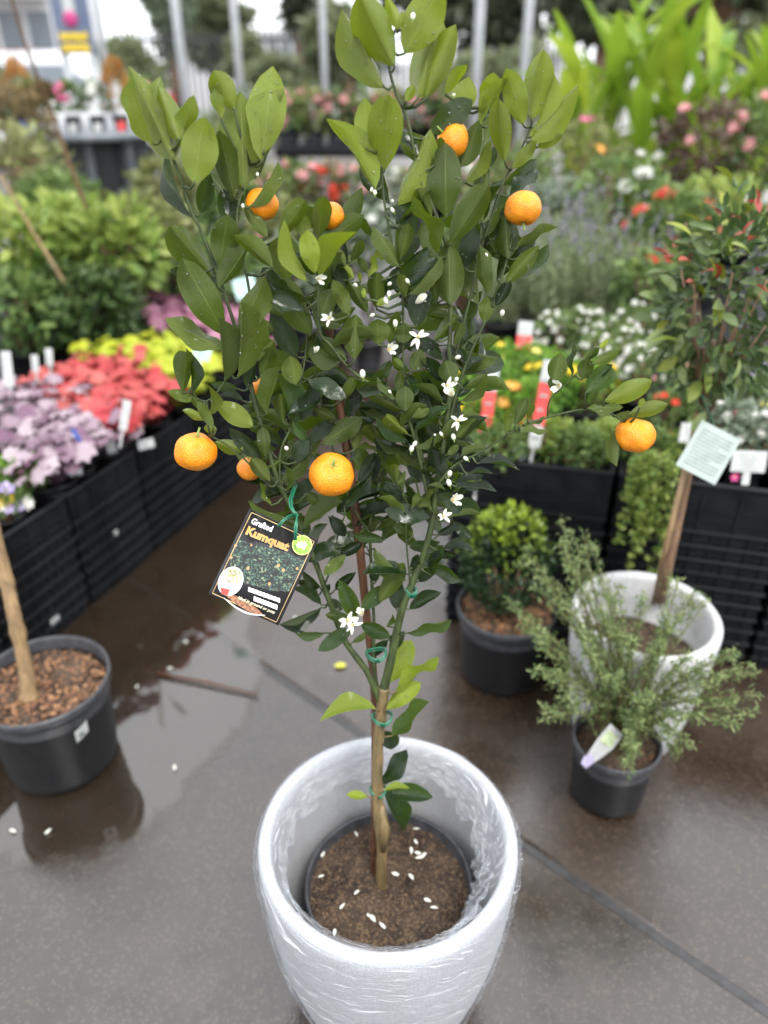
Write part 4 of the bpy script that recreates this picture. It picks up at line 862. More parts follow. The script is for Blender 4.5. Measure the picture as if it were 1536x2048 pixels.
mb = MB(); LPs, LDs = [], []
for (x, y, yy) in HZ:
    for rep in range(2):
        e = at_y(x+R.uniform(-18, 18), y+R.uniform(-18, 18), yy+R.uniform(-.03, .03))-cC; s0 = Vector((R.uniform(-.03, .03), R.uniform(-.03, .03), .15)); m1 = s0.lerp(e, .45)+Vector((0, 0, .05+.03*R.random()))
        pth = smooth_path([tuple(s0), tuple(m1), tuple(e)], 10); mb.tube(pth, [.0022-.0016*i/20 for i in range(21)], 5)
        for i, q in enumerate(pth):
            if i < 5: continue
            for k in range(5 if i < 13 else 8): LPs.append(np.array(q)+NP.normal(0, .005, 3)); LDs.append(np.array(pth[min(i+1, 20)])-np.array(pth[i-1])+NP.normal(0, .022, 3))
mb.obj('stems', mat('reddish_twig', (.12, .07, .035), (.08, .09, .03), rough=.6), pC)
n = len(LPs); o = obj('foliage', leaf_cloud(LPs, LDs, rdir(n, .6), NP.uniform(.009, .017, n), NP.uniform(.0024, .0042, n), NP.random(n), 'foliage', fmat('needle_leaf', (.10, .17, .05), (.36, .44, .18), rough=.45)), pC); o['kind'] = 'stuff'
lab = thing('plant_label', 'white pointed plant label with a lilac end stuck in the smallest black pot', 'label', at_y(1180, 1530, 1.06))
lp = [at_y(x, y, yy)-lab.location for x, y, yy in ((1172, 1515, 1.065), (1196, 1478, 1.075), (1222, 1448, 1.09), (1246, 1470, 1.09), (1226, 1498, 1.075), (1190, 1524, 1.065))]; nv_ = Vector((0, -.8, .6))
def plate(name, pts, m, par, th=.0012, lift=0):
    k = len(pts); n_ = (pts[1]-pts[0]).cross(pts[2]-pts[0]).normalized(); n_ = n_ if n_.y < 0 else -n_
    return obj(name, mesh(name, [p+n_*lift for p in pts]+[p-n_*th+n_*lift for p in pts], [tuple(range(k)), tuple(range(2*k-1, k-1, -1))]+[(i, (i+1) % k, k+(i+1) % k, k+i) for i in range(k)], m, False), par)
plate('blade', lp, WHITEC, lab); ce = sum(lp, Vector())/6; plate('picture', [ce.lerp(p, .72) for p in lp[1:5]], mat('green_picture', (.40, .52, .25), (.62, .68, .48), rough=.4, scale=200, bmp=0), lab, .0004, .0010)
plate('lilac_end', [at_y(x, y, yy)-lab.location for x, y, yy in ((1168, 1512, 1.063), (1184, 1508, 1.063), (1188, 1524, 1.06), (1172, 1536, 1.06), (1162, 1526, 1.06))], mat('lilac_card', (.55, .50, .75), rough=.4), lab, .0012, .0016)

# ------------------------------------------------------------------ stacks of black trays that carry the plants
ORD = ['topmost', 'second', 'third', 'fourth', 'fifth', 'sixth', 'seventh', 'eighth', 'ninth', 'tenth', 'eleventh', 'twelfth']
NTH = ['first', 'second', 'third', 'fourth', 'fifth', 'sixth', 'seventh', 'eighth', 'ninth', 'tenth', 'eleventh', 'twelfth', 'thirteenth', 'fourteenth']
def tray_mesh(w, d, h, deep):
    mb = MB(); t = .006; lip = .010
    if not deep:
        mb.box((0, 0, h*.40), (w-.014, d-.014, h*.74), bev=.002); mb.box((0, 0, h*.86), (w, d, h*.22), bev=.0025)
        for k in range(9): mb.box((-w/2+.03+(w-.06)*k/8, -d/2+.006, h*.40), (.007, .008, h*.66))
    else:
        mb.box((0, 0, .005), (w-.012, d-.012, .008))
        for sx, sy, lx, ly in ((0, -1, w-.008, t), (0, 1, w-.008, t), (-1, 0, t, d-.024), (1, 0, t, d-.024)):
            mb.box((sx*(w/2-.008), sy*(d/2-.008), h/2), (lx, ly, h-.002)); mb.box((sx*(w/2-.006), sy*(d/2-.006), h-.006), (lx+(.006 if sy else .008), ly+.008 if sy else ly+.012, .011), bev=.003)
        mb.box((0, -d/2+.003, h*.45), (w-.03, .004, .006)); mb.box((0, -d/2+.003, h*.22), (w-.03, .004, .006))
        for k in range(5): mb.box((-w/2+.03+(w-.06)*k/4, -d/2+.003, h*.42), (.010, .005, h*.70))
    return mb.mesh('plant_tray', TRAYP, False)
def stacks(P, u, nrm, wd, dp, rng, hs, where, grp, top_h):
    thin = tray_mesh(wd-.008, dp, hs[0], False); deep = tray_mesh(wd-.008, dp, top_h, True); rz = math.atan2(u.y, u.x)
    for i in rng:
        c = P+u*wd*(i+.5)+nrm*dp/2; z = 0.0; n = len(hs)
        for k in range(n+1):
            o = obj('plant_tray', thin if k < n else deep, None, (c.x+R.uniform(-.003, .003), c.y+R.uniform(-.003, .003), z), (0, 0, rz+R.uniform(-.006, .006)))
            tag(o, '%s tray of the black stack %s' % (ORD[n-k], where[i]), 'tray', grp); z += hs[0] if k < n else top_h
    return z
PL = Vector((-.765, 2.147, 0)); uL = Vector((.375, .927, 0)).normalized(); nL = Vector((-uL.y, uL.x, 0))
stacks(PL, uL, nL, .312, .40, range(-3, 4), [.042]*7, {-3: 'behind the knobbly trunk', -2: 'carrying the curly green seedlings', -1: 'carrying the silver-purple heucheras', 0: 'carrying the red heucheras', 1: 'just past the red heucheras', 2: 'under the mauve heucheras, seen through the citrus', 3: 'farthest along the wet aisle, behind the citrus tree'}, 'black trays stacked along the puddle', .095)
ZL = .294
QR = Vector((.172, 1.785, 0)); uR = Vector((.97, -.243, 0)).normalized(); nR = Vector((-uR.y, uR.x, 0))
stacks(QR, uR, nR, .42, .36, range(0, 3), [.0415]*10, {0: 'behind the lime-tipped shrub', 1: 'behind the rough white planter', 2: 'at the picture edge beside the white planter'}, 'black trays stacked behind the potted shrubs', .135)
ZR = .415
def bench(label, P, u, nrm, a0, a1, d0, d1, z):
    c = P+u*(a0+a1)/2+nrm*(d0+d1)/2; t = thing('display_bench', label, 'bench', (c.x, c.y, 0), math.atan2(u.y, u.x)); w, d = a1-a0, d1-d0
    MB().box((0, 0, z-.02), (w, d, .04), bev=.004).obj('bench_top', TRAYP, t, False)
    for sx in (-1, 1):
        for sy in (-1, 1): MB().box((sx*(w/2-.05), sy*(d/2-.05), (z-.04)/2), (.05, .05, z-.04)).obj('leg', TRAYP, t, False)
    return t
bench('long black display bench behind the stacked trays, under the heucheras and green shrubs', PL, uL, nL, -1.3, 2.6, .41, 2.4, ZL+.02)
bench('long black display bench behind the tall tray stacks, under lavender and roses', QR, uR, nR, -.0, 2.6, .37, 3.6, ZR+.04)
# small price cards clipped to the trays
def price(label, x, y, z, w, h, rz, tilt=.25):
    p = at_z(x, y, z); t = thing('price_card', label, 'card', p, rz, 'price cards on the trays')
    m = Matrix.Rotation(-tilt, 3, 'X'); MB().box((0, 0, 0), (w, .0015, h), rot=m).obj('card', WHITEC, t, False); mb = MB()
    for k in range(3): mb.box(m @ Vector((0, -.0014, h*(.22-.2*k))), (w*(.7-.15*k), .0006, h*.07), rot=m)
    mb.obj('printed_lines', GREYINK, t, False)['kind'] = 'stuff'; return t
azL = math.atan2(uL.y, uL.x)
price('white price card under the lowest silver heuchera leaves', 152, 945, .40, .036, .036, azL-.5); price('white price card at the boundary of silver and red heucheras', 222, 892, .41, .03, .045, azL-.5)
price('white price card below the red heucheras, nearest the citrus fruit', 292, 888, .40, .05, .028, azL-.6); price('small white sticker on the middle of a black tray stack', 232, 1065, .22, .014, .014, azL, 0); price('white sticker low on the trays beside the black pot', 110, 1240, .10, .03, .016, azL, 0)

# ------------------------------------------------------------------ plants on the left bench
def pot_part(t, r, h, z, m=None, seg=20):
    o = MB().lathe([(r*.72, 0), (r*.78, h*.2), (r*.95, h*.92), (r, h*.93), (r, h), (r*.93, h), (r*.9, h*.8), (.001, h*.8)], seg).obj('pot', m or BLACKP, t); o.location.z = z; return o
def heuchera_leaf(name, m, seed):
    rg = random.Random(seed); v = [(0, .12, 0)]; f = []; n = 21
    for ring, rr in ((0, .55), (1, 1.0)):
        for k in range(n):
            a = -math.pi/2+.25+(2*math.pi-.5)*k/(n-1); lobe = 1+.16*math.cos(a*7+1)*(ring)+.04*rg.uniform(-1, 1); r = rr*lobe*.5
            v.append((r*math.cos(a), .45+r*math.sin(a)*.95, (.05*math.sin(a*7)+.05*rg.uniform(-1, 1))*rr-.22*(rr*.5)**2+.05*(1-rr)))
    for k in range(n-1): f += [(0, 1+k, 2+k), (1+k, 1+n+k, 2+n+k, 2+k)]
    return mesh(name, v, f, m)
HM = {'red': omat('red_heuchera', (.50, .035, .045), (.62, .14, .12)), 'silver': omat('silver_purple_heuchera', (.55, .46, .50), (.20, .09, .16)), 'lime': omat('lime_heuchera', (.58, .62, .035), (.44, .55, .03), trans=.35), 'mauve': omat('mauve_heuchera', (.46, .21, .30), (.26, .09, .15))}
HL = {k: [heuchera_leaf('leaf', m, s) for s in (1, 2, 3)] for k, m in HM.items()}
def heuchera(kind, label, x, y, zc, rad, nleaf, size, grp):
    p = at_z(x, y, zc); dd = (p-PL).dot(nL); p = p+nL*max(0, .075-dd); t = thing('heuchera_plant', label, 'heuchera', (p.x, p.y, ZL+.012), 0, grp); pot_part(t, .055, .09, .002); hz = zc-ZL-.012; rg = random.Random(x*7+y)
    mb = MB()
    for i in range(nleaf):
        a = i*2.4+rg.uniform(-.3, .3); rr = rad*math.sqrt((i+.5)/nleaf); q = Vector((rr*math.cos(a), rr*math.sin(a), hz+.035-2.2*rr*rr+rg.uniform(-.028, .028)))
        d = Vector((math.cos(a), math.sin(a), rg.uniform(-.4, .1)))+Vector((rg.uniform(-.4, .4), rg.uniform(-.4, .4), 0)); L = size*rg.uniform(.75, 1.2)
        o = bpy.data.objects.new('leaf', HL[kind][i % 3]); link(o, t); orient(o, q-d.normalized()*L*.4, d, Vector((0, -.3, 1))+Vector((rg.uniform(-.75, .75), rg.uniform(-.75, .75), 0)), L, L)
        mb.tube([(0, 0, .07), (q.x*.6, q.y*.6, q.z*.7), q], .0012, 4)
    mb.obj('stalks', HM[kind], t)
for kind, word, zc, rad, nl, sz, lst in (
    ('silver', 'silver-purple', .47, .105, 16, .062, [(25, 800), (85, 795), (145, 815), (40, 860), (105, 870), (165, 860), (215, 855), (130, 920), (200, 905), (75, 920)]),
    ('red', 'red', .48, .105, 22, .060, [(120, 768), (175, 745), (235, 735), (190, 790), (250, 778), (305, 770), (345, 800), (270, 835), (325, 845), (230, 825)]),
    ('lime', 'lime-yellow', .48, .10, 20, .058, [(200, 712), (250, 712), (300, 722), (350, 730), (400, 738), (435, 760), (375, 765), (310, 700), (380, 705)]),
    ('mauve', 'mauve', .50, .12, 20, .070, [(300, 610), (345, 640), (395, 612), (440, 645), (490, 610), (525, 650), (360, 590), (500, 675)])):
    srt = sorted(range(len(lst)), key=lambda i: lst[i][0])
    for rank, i in enumerate(srt):
        heuchera(kind, '%s %s-leaved heuchera counted from the left of its colour block' % (NTH[rank], word), *lst[i], zc, rad, nl, sz, '%s heucheras on the left-hand bench' % word)

FO = {k: fmat('foliage_'+k, a, b, trans=t) for k, a, b, t in (('bright', (.14, .25, .04), (.44, .52, .13), .4), ('mid', (.07, .14, .035), (.24, .33, .10), .35), ('dark', (.03, .065, .02), (.11, .17, .05), .3), ('olive', (.14, .17, .05), (.34, .36, .14), .35), ('brown', (.13, .10, .04), (.28, .20, .09), .25), ('grey', (.14, .20, .12), (.34, .40, .30), .3),
      ('lime', (.26, .42, .03), (.50, .62, .06), .4), ('maroon', (.07, .035, .03), (.14, .10, .06), .2), ('orange', (.40, .16, .04), (.55, .30, .08), .3), ('far', (.13, .17, .085), (.30, .34, .19), .4), ('fardark', (.065, .085, .05), (.17, .20, .12), .35), ('parsley', (.09, .24, .02), (.28, .48, .06), .35))}  # far and fardark are paled: distance haze put into the leaf colour
def rosette(name, m, petals=8, cup=.3, wid=.3, double=False):
    mb = MB()
    for ring in range(2 if double else 1):
        for q in range(petals):
            a = 2*math.pi*(q+.5*ring)/petals; ca, sa = math.cos(a), math.sin(a); sc = 1-.35*ring; b = len(mb.v)
            for i in range(4):
                t = i/3; w = wid*math.sin(math.pi*(t*.75+.15))*sc
                for s in (-1, 1): mb.v.append((ca*t*sc-sa*s*w, sa*t*sc+ca*s*w, cup*t*t*(1+ring)+.05*ring))
            for i in range(3): mb.f.append((b+i*2, b+i*2+1, b+i*2+3, b+i*2+2)); mb.m.append(0)
    mb.t = [.5]*len(mb.v); mb.lathe([(.001, .12), (.14, .1), (.2, .04), (.22, -.02)], 8, 1); return mb.mesh(name, [m, STAMEN])
FLC = {k: mat('petal_'+k, c, tuple(x*.85 for x in c), rough=.5, trans=.2, bmp=0) for k, c in (('white', (.80, .80, .76)), ('yellow', (.85, .60, .015)), ('paleyellow', (.85, .74, .18)), ('orange', (.80, .32, .03)), ('pink', (.80, .40, .42)), ('red', (.68, .05, .03)), ('magenta', (.60, .06, .25)), ('violet', (.20, .13, .42)), ('lilac', (.48, .38, .68)), ('coral', (.78, .20, .14)))}
FLO = {k: rosette('flower', m, 12 if k in ('yellow', 'paleyellow', 'orange') else 6, .12 if k in ('yellow', 'paleyellow', 'orange') else .4, .17 if k in ('yellow', 'paleyellow', 'orange') else .34, k in ('pink', 'white', 'red', 'coral', 'yellow')) for k, m in FLC.items()}
def shrub(name, label, cat, x, y, Y, rx, ry, fo, n, L, wr=.5, base=None, flowers=(), fsize=.02, up=.2, grp=None, potr=None, seed=None, upright=0.0):
    c = at_y(x, y, Y); k = depth(c)/F_PX; a, b = rx*k, ry*k; zb = base if base is not None else 0.0
    t = thing(name, label, cat, (c.x, c.y, zb), 0, grp); rg = np.random.default_rng(int(seed if seed is not None else x*13+y)); cz = c.z-zb
    d = rdir(n, up, rg); q = rg.uniform(.25, 1, n)**.45; lump = 1+.30*np.array([noise.noise(Vector(v)*2.2+Vector((x*.1, y*.1, 0))) for v in d])
    P = np.array([0, 0, cz])+d*(q*lump)[:, None]*np.array([a, a*.8, b]); P[:, 2] = np.maximum(P[:, 2], .03)
    D = d+rdir(n, 0, rg)*.8; D[:, 2] += upright
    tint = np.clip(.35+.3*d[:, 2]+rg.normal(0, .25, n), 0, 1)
    o = obj('foliage', leaf_cloud(P, D, d*.5+rdir(n, .7, rg), rg.uniform(.7, 1.3, n)*L, rg.uniform(.7, 1.3, n)*L*wr, tint, 'foliage', FO[fo]), t); o['kind'] = 'stuff'
    mb = MB(); pr = potr or min(.11, a*.6)
    for i in range(7):
        v = rdir(1, .8, rg)[0]; e = np.array([0, 0, cz])+v*np.array([a, a, b])*.75; mb.tube([(rg.normal(0, .01), rg.normal(0, .01), min(.1, cz*.3)), tuple(e*np.array([.5, .5, .7])), tuple(e)], [.006, .004, .002], 5)
    mb.obj('stems', BROWNTRUNK, t); pot_part(t, pr, min(.16, max(.06, cz*.6)), .001, GREYP if x % 2 else BLACKP)
    for i, (fc, cnt) in enumerate(flowers):
        for j in range(cnt):
            v = rdir(1, .55, rg)[0]; v[1] = -abs(v[1])*.8+.1; p = np.array([0, 0, cz])+v*np.array([a, a*.85, b])*rg.uniform(.95, 1.12)
            s = fsize*rg.uniform(.75, 1.2); f_ = obj('flower', FLO[fc], t, tuple(p), Vector((v[0], v[1]-.3, v[2]+.6)).to_track_quat('Z', 'Y').to_euler(), (s, s, s))
    return t
ZBL = ZL+.021
for a in (('leafy_shrub', 'yellow-green broad-leaved shrub at the left picture edge above the heucheras', 'shrub', 35, 505, 3.1, 85, 80, 'bright', 420, .075), ('leafy_shrub', 'bright leafy shrub left of the tiered table foot', 'shrub', 135, 480, 3.4, 85, 75, 'bright', 420, .075),
          ('leafy_shrub', 'light green shrub with wide leaves below the tiered table', 'shrub', 232, 505, 3.25, 85, 80, 'bright', 380, .08), ('leafy_shrub', 'olive shrub just left of the citrus, under the tiered table edge', 'shrub', 322, 490, 3.5, 70, 85, 'olive', 420, .06),
          ('leafy_shrub', 'dark green shrub low at the left edge behind the silver heucheras', 'shrub', 40, 625, 2.85, 90, 70, 'mid', 420, .06), ('leafy_shrub', 'dark shrub with a brown cane through it behind the red heucheras', 'shrub', 150, 620, 2.95, 85, 75, 'dark', 460, .06),
          ('leafy_shrub', 'dark strap-leaved shrub beside the mauve heucheras', 'shrub', 212, 635, 3.0, 55, 75, 'dark', 300, .11, .22), ('leafy_shrub', 'small olive shrub above the mauve heucheras', 'shrub', 335, 545, 3.5, 60, 45, 'mid', 260, .07), ('leafy_shrub', 'green shrub behind the mauve heucheras, seen through citrus leaves', 'shrub', 440, 540, 3.3, 80, 60, 'mid', 340, .06),
          ('leafy_shrub', 'pale green shrub behind the citrus, right of the mauve heucheras', 'shrub', 560, 560, 3.5, 80, 70, 'grey', 340, .05)):
    shrub(*a, base=ZBL, grp='shrubs on the left-hand bench')
def flat_plant(name, label, cat, x, y, zc, r, fo, n, L, base, wr=.5, flowers=(), fs=.012, h=.05, grp=None):
    p = at_z(x, y, zc); return shrub(name, label, cat, x, y, p.y, r, h/(depth(p)/F_PX), fo, n, L, wr, base, flowers, fs, .5, grp, potr=.05)
flat_plant('parsley_plant', 'bright green curly-leaved seedling clump at the near end of the left-hand bench', 'plant', 42, 945, .44, 62, 'parsley', 700, .016, ZL+.012, .7, h=.05)
flat_plant('pansy_plant', 'violet and white flowering seedling at the left picture edge, nearest the black pot', 'plant', 6, 1000, .42, 40, 'mid', 200, .02, ZL+.012, .6, (('lilac', 7), ('white', 3), ('yellow', 2)), .018, h=.04)
def cane_thing(label, pts, r, m=None, name='bare_cane', cat='cane'):
    q = [at_y(*p) for p in pts]; t = thing(name, label, cat, q[0]); P = smooth_path([tuple(p-q[0]) for p in q], 5); MB().tube(P, [r*(1-.5*i/len(P))*(1.2 if i % 6 == 2 else 1) for i in range(len(P))], 7).obj('stem', m or BROWNTRUNK, t)
    return t
cane_thing('thin bare brown twig rising past the tiered table at the far left', [(175, 420, 3.2), (140, 330, 3.15), (105, 230, 3.1), (70, 140, 3.0), (42, 60, 2.95), (15, -30, 2.9)], .008)
cane_thing('slanting brown cane stuck in the dark shrub on the left-hand bench', [(165, 640, 2.9), (125, 560, 2.9), (70, 470, 2.9), (0, 350, 2.9)], .008, PALETRUNK)
def stick_label(label, x, y, Y, wpx, hpx, lean=0.0, mats=(WHITEC,), grp=None):
    c = at_y(x, y, Y); k = depth(c)/F_PX; w, h = wpx*k, hpx*k; t = thing('plant_label', label, 'label', c-Vector((0, 0, h*.5)), 0, grp); n = len(mats)
    m = Matrix.Rotation(lean, 3, 'Y') @ Matrix.Rotation(-.3, 3, 'X')
    for i, mm in enumerate(mats):
        MB().box(m @ Vector((0, 0, h*((i+.5)/n))), (w, .0014, h/n-.0006), rot=m).obj('blade' if i == 0 else 'printed_panel', mm, t, False)
    if wpx > 12 and hpx > 25:
        mb = MB()
        for q in range(5): mb.box(m @ Vector((w*(.0 if q % 2 else -.06), -.0014, h*(.12+.16*q))), (w*(.62-.1*(q % 3)), .0006, h*.035), rot=m)
        mb.obj('printed_lines', GREYINK, t, False)['kind'] = 'stuff'
    MB().box(m @ Vector((0, .002, -h*.3)), (w*.22, .0012, h*.6), rot=m).obj('spike', WHITEC, t, False)
    return t
stick_label('white label standing upright between the silver and red heucheras', 240, 832, 1.98, 16, 62, .25); stick_label('white label stake behind the silver heucheras, tallest of the three', 10, 740, 2.3, 20, 70); stick_label('slim white label left of the red heucheras', 68, 728, 2.4, 14, 34); stick_label('grey-white label nearest the red heucheras', 96, 715, 2.45, 14, 34)
stick_label('pale mint label card between the lime heucheras and the citrus stem', 398, 700, 2.35, 34, 40, .3, (mat('mint_label', (.50, .72, .68), rough=.4),)); stick_label('pale mint label card above the mauve heucheras by a citrus leaf', 495, 575, 2.6, 46, 40, -.3, (bpy.data.materials['mint_label'],)); stick_label('blue label lying among the silver heuchera leaves', 148, 868, 1.95, 30, 8, 1.2, (BLUEC,))

# ------------------------------------------------------------------ plants on the right bench
ZBR = ZR+.012
for i, (x, y, col, cnt) in enumerate([(965, 770, 'yellow', 6), (1000, 735, 'yellow', 5), (1060, 740, 'paleyellow', 4), (1010, 820, 'orange', 5), (1110, 760, 'yellow', 4), (1235, 735, 'yellow', 5), (1170, 770, 'yellow', 3), (945, 835, 'yellow', 3), (1060, 810, 'coral', 2)]):
    flat_plant('daisy_plant', '%s potted daisy from the left on the right-hand bench, with %s flowers' % (NTH[i], {'yellow': 'yellow', 'paleyellow': 'pale yellow', 'orange': 'orange', 'coral': 'coral red'}[col]), 'daisy', x, y, .61, 62, 'parsley', 620, .020, ZBR, .35, ((col, cnt),), .019, h=.075, grp='daisies on the right-hand bench')
for i, (x, y) in enumerate([(1110, 668), (1165, 655), (1215, 680), (1265, 650), (1190, 715), (1255, 705), (1290, 735)]):
    flat_plant('alyssum_plant', '%s white-flowered clump from the left behind the yellow daisies' % NTH[i], 'plant', x, y, .66, 48, 'mid', 330, .02, ZBR, .4, (('white', 16),), .011, h=.07, grp='white-flowered clumps on the right-hand bench')
for i, (x, y, c) in enumerate([(1370, 770, 'pink'), (1420, 800, 'pink'), (1490, 775, 'lilac'), (1530, 800, 'violet'), (1345, 830, 'red'), (1460, 850, 'white'), (1505, 880, 'white'), (1540, 850, 'paleyellow')]):
    flat_plant('bedding_plant', '%s low bedding plant from the left beyond the card, with %s flowers' % (NTH[i], {'pink': 'pink', 'lilac': 'lilac', 'violet': 'violet', 'red': 'red', 'white': 'white', 'paleyellow': 'pale yellow'}[c]), 'plant', x, y, .58, 56, 'mid' if i < 5 else 'grey', 380, .024, ZBR, .45, ((c, 12 if c == 'white' else 6),), .012, h=.07, grp='bedding plants beside the lollipop tree')
for i, (x, y) in enumerate([(1000, 890), (1100, 880), (1160, 895), (1215, 880), (1300, 900), (1380, 900)]):
    flat_plant('trailing_plant', '%s low green trailing plant from the left along the front tray edge' % NTH[i], 'plant', x, y, .57, 58, 'bright' if i % 2 else 'mid', 480, .020, ZBR, .6, h=.05, grp='low green plants along the front trays')
# the long trailing plant that hangs over the front
c0 = at_z(1290, 905, .57); t = thing('hanging_creeper', 'green creeper hanging down over the front of the tall black trays', 'creeper', c0); mb = MB(); Ps, Ds = [], []
fr_ = c0-nR*.12
for k in range(15):
    a = c0+uR*R.uniform(-.05, .07)-c0; y0 = R.uniform(.03, .30)**1.0; b_ = fr_+uR*R.uniform(-.05, .06)-c0; e = b_+Vector((R.uniform(-.03, .03), -.02, -y0))
    pth = smooth_path([tuple(a), tuple(b_+Vector((0, 0, .03))), tuple(b_.lerp(e, .5)+Vector((R.uniform(-.01, .01), -.01, 0))), tuple(e)], 8); mb.tube(pth, .0012, 4)
    for q in pth[3:]:
        for j in range(3): Ps.append(np.array(q)+NP.normal(0, .006, 3)); Ds.append(NP.normal(0, 1, 3)+np.array([0, -.6, -.3]))
mb.obj('stems', STEM, t); n = len(Ps); o = obj('foliage', leaf_cloud(Ps, Ds, rdir(n, .7), NP.uniform(.012, .022, n), NP.uniform(.009, .015, n), NP.random(n), 'foliage', FO['bright']), t); o['kind'] = 'stuff'
Q = (WHITEC, REDC, WHITEC)
stick_label('red and white upright label nearest the citrus stem, in front of orange daisies', 968, 830, 1.80, 25, 170, .12, (WHITEC, REDC, REDC, WHITEC)); stick_label('red and white upright label among the low green plants, second from the citrus', 1076, 815, 1.78, 26, 180, .15, (WHITEC, REDC, REDC, WHITEC))
stick_label('small red and white label standing among the yellow daisies', 1048, 672, 2.25, 30, 56, .1, (REDC, WHITEC)); stick_label('white label tilted left of the alyssum', 1045, 905, 1.80, 40, 28, .1); stick_label('white card behind the information card on the front tray', 1385, 868, 1.72, 50, 40, .1)
tt = stick_label('printed white pot label with magenta corner at the picture edge', 1500, 925, 1.62, 70, 44, .05); o = obj('flower', FLO['magenta'], tt, (-.03, -.004, -.01), (1.4, 0, 0), (.012, .012, .012))
# lavender rows
LV = fmat('lavender_leaf', (.20, .28, .12), (.42, .48, .28), trans=.35); LVS = fmat('lavender_spike', (.24, .20, .36), (.42, .38, .50), trans=.15)
def lavender(label, x, y, Y, rp, hp):
    c = at_y(x, y, Y); k = depth(c)/F_PX; zb = ZR+.042; t = thing('lavender_plant', label, 'lavender', (c.x, c.y, zb), 0, 'lavender behind the daisies'); top = c.z+hp*k*.5-zb; r = rp*k; rg = np.random.default_rng(x); mb = MB(); P, D, S, SD = [], [], [], []
    for i in range(70):
        a, q = rg.random()*6.28, math.sqrt(rg.random())*r; e = np.array([q*math.cos(a)*1.2, q*math.sin(a), top*rg.uniform(.7, 1.05)]); s = np.array([e[0]*.3, e[1]*.3, .08])
        for w in np.linspace(.1, .72, 9): P.append(s+(e-s)*w+rg.normal(0, .006, 3)); D.append(rg.normal(0, .5, 3)+np.array([0, 0, .9]))
        if i % 5 == 0:
            mb.tube([tuple(s), tuple(e)], .0012, 3)
            for w in np.linspace(.86, 1.0, 7): S.append(s+(e-s)*w); SD.append(rg.normal(0, .7, 3)+np.array([0, 0, .8]))
    mb.obj('stems', STEM, t); n = len(P); o = obj('foliage', leaf_cloud(P, D, rdir(n), .045, .006, rg.random(n), 'foliage', LV), t); o['kind'] = 'stuff'; n = len(S); o = obj('flower_spikes', leaf_cloud(S, SD, rdir(n), .012, .008, rg.random(n), 'flower_spikes', LVS), t); o['kind'] = 'stuff'; pot_part(t, .07, .10, .001)
for i, (x, y, Y) in enumerate([(1010, 560, 2.9), (1060, 520, 3.0), (1110, 540, 2.85), (1155, 500, 3.0), (1205, 530, 2.85), (1255, 500, 2.95), (1300, 540, 2.8), (1080, 470, 3.3), (1180, 450, 3.3), (1000, 480, 3.35)]):
    lavender('%s lavender clump of the hazy grey-green rows behind the daisies' % NTH[i], x, y, Y, 62, 190)
SG = 'flowering shrubs behind the lavender'
for a, kw in ((('rose_shrub', 'green shrub with white flowers right of the upper citrus crown', 'shrub', 1030, 370, 4.2, 90, 70, 'mid', 420, .05), dict(flowers=(('white', 4), ('pink', 2)), fsize=.035)), (('rose_shrub', 'yellowish shrub below the tall lime leaves', 'shrub', 1150, 330, 4.4, 100, 80, 'olive', 480, .055), dict(flowers=(('orange', 2), ('magenta', 2)), fsize=.03)),
              (('rose_shrub', 'green shrub with scattered white blooms in the middle of the right-hand beds', 'shrub', 1240, 390, 3.7, 90, 70, 'mid', 420, .05), dict(flowers=(('white', 4), ('pink', 1)), fsize=.03)), (('rose_shrub', 'dark reddish shrub at the right above the lollipop tree', 'shrub', 1420, 290, 4.0, 100, 75, 'maroon', 520, .05), dict(flowers=(('pink', 3), ('white', 2)), fsize=.03)),
              (('rose_shrub', 'green shrub with orange-red flowers just left of the lollipop crown', 'shrub', 1340, 470, 3.1, 85, 80, 'mid', 420, .05), dict(flowers=(('coral', 9), ('red', 3)), fsize=.026)), (('rose_shrub', 'shrub with a large white bloom at the right picture edge', 'shrub', 1520, 300, 3.9, 70, 90, 'mid', 380, .05), dict(flowers=(('white', 6), ('pink', 3)), fsize=.04)),
              (('rose_shrub', 'grey-green shrub between the lavender and the lime leaves', 'shrub', 1110, 420, 3.9, 100, 50, 'grey', 380, .045), dict(flowers=(('white', 3),), fsize=.025)), (('rose_shrub', 'broad green shrub behind the lollipop crown', 'shrub', 1430, 420, 3.5, 120, 60, 'bright', 420, .05), {}), (('rose_shrub', 'low shrub with red and yellow spots left of the lollipop crown', 'shrub', 1290, 570, 2.65, 60, 55, 'mid', 320, .04), dict(flowers=(('red', 4), ('paleyellow', 2)), fsize=.016))):
    shrub(*a, base=ZR+.042, grp=SG, **kw)
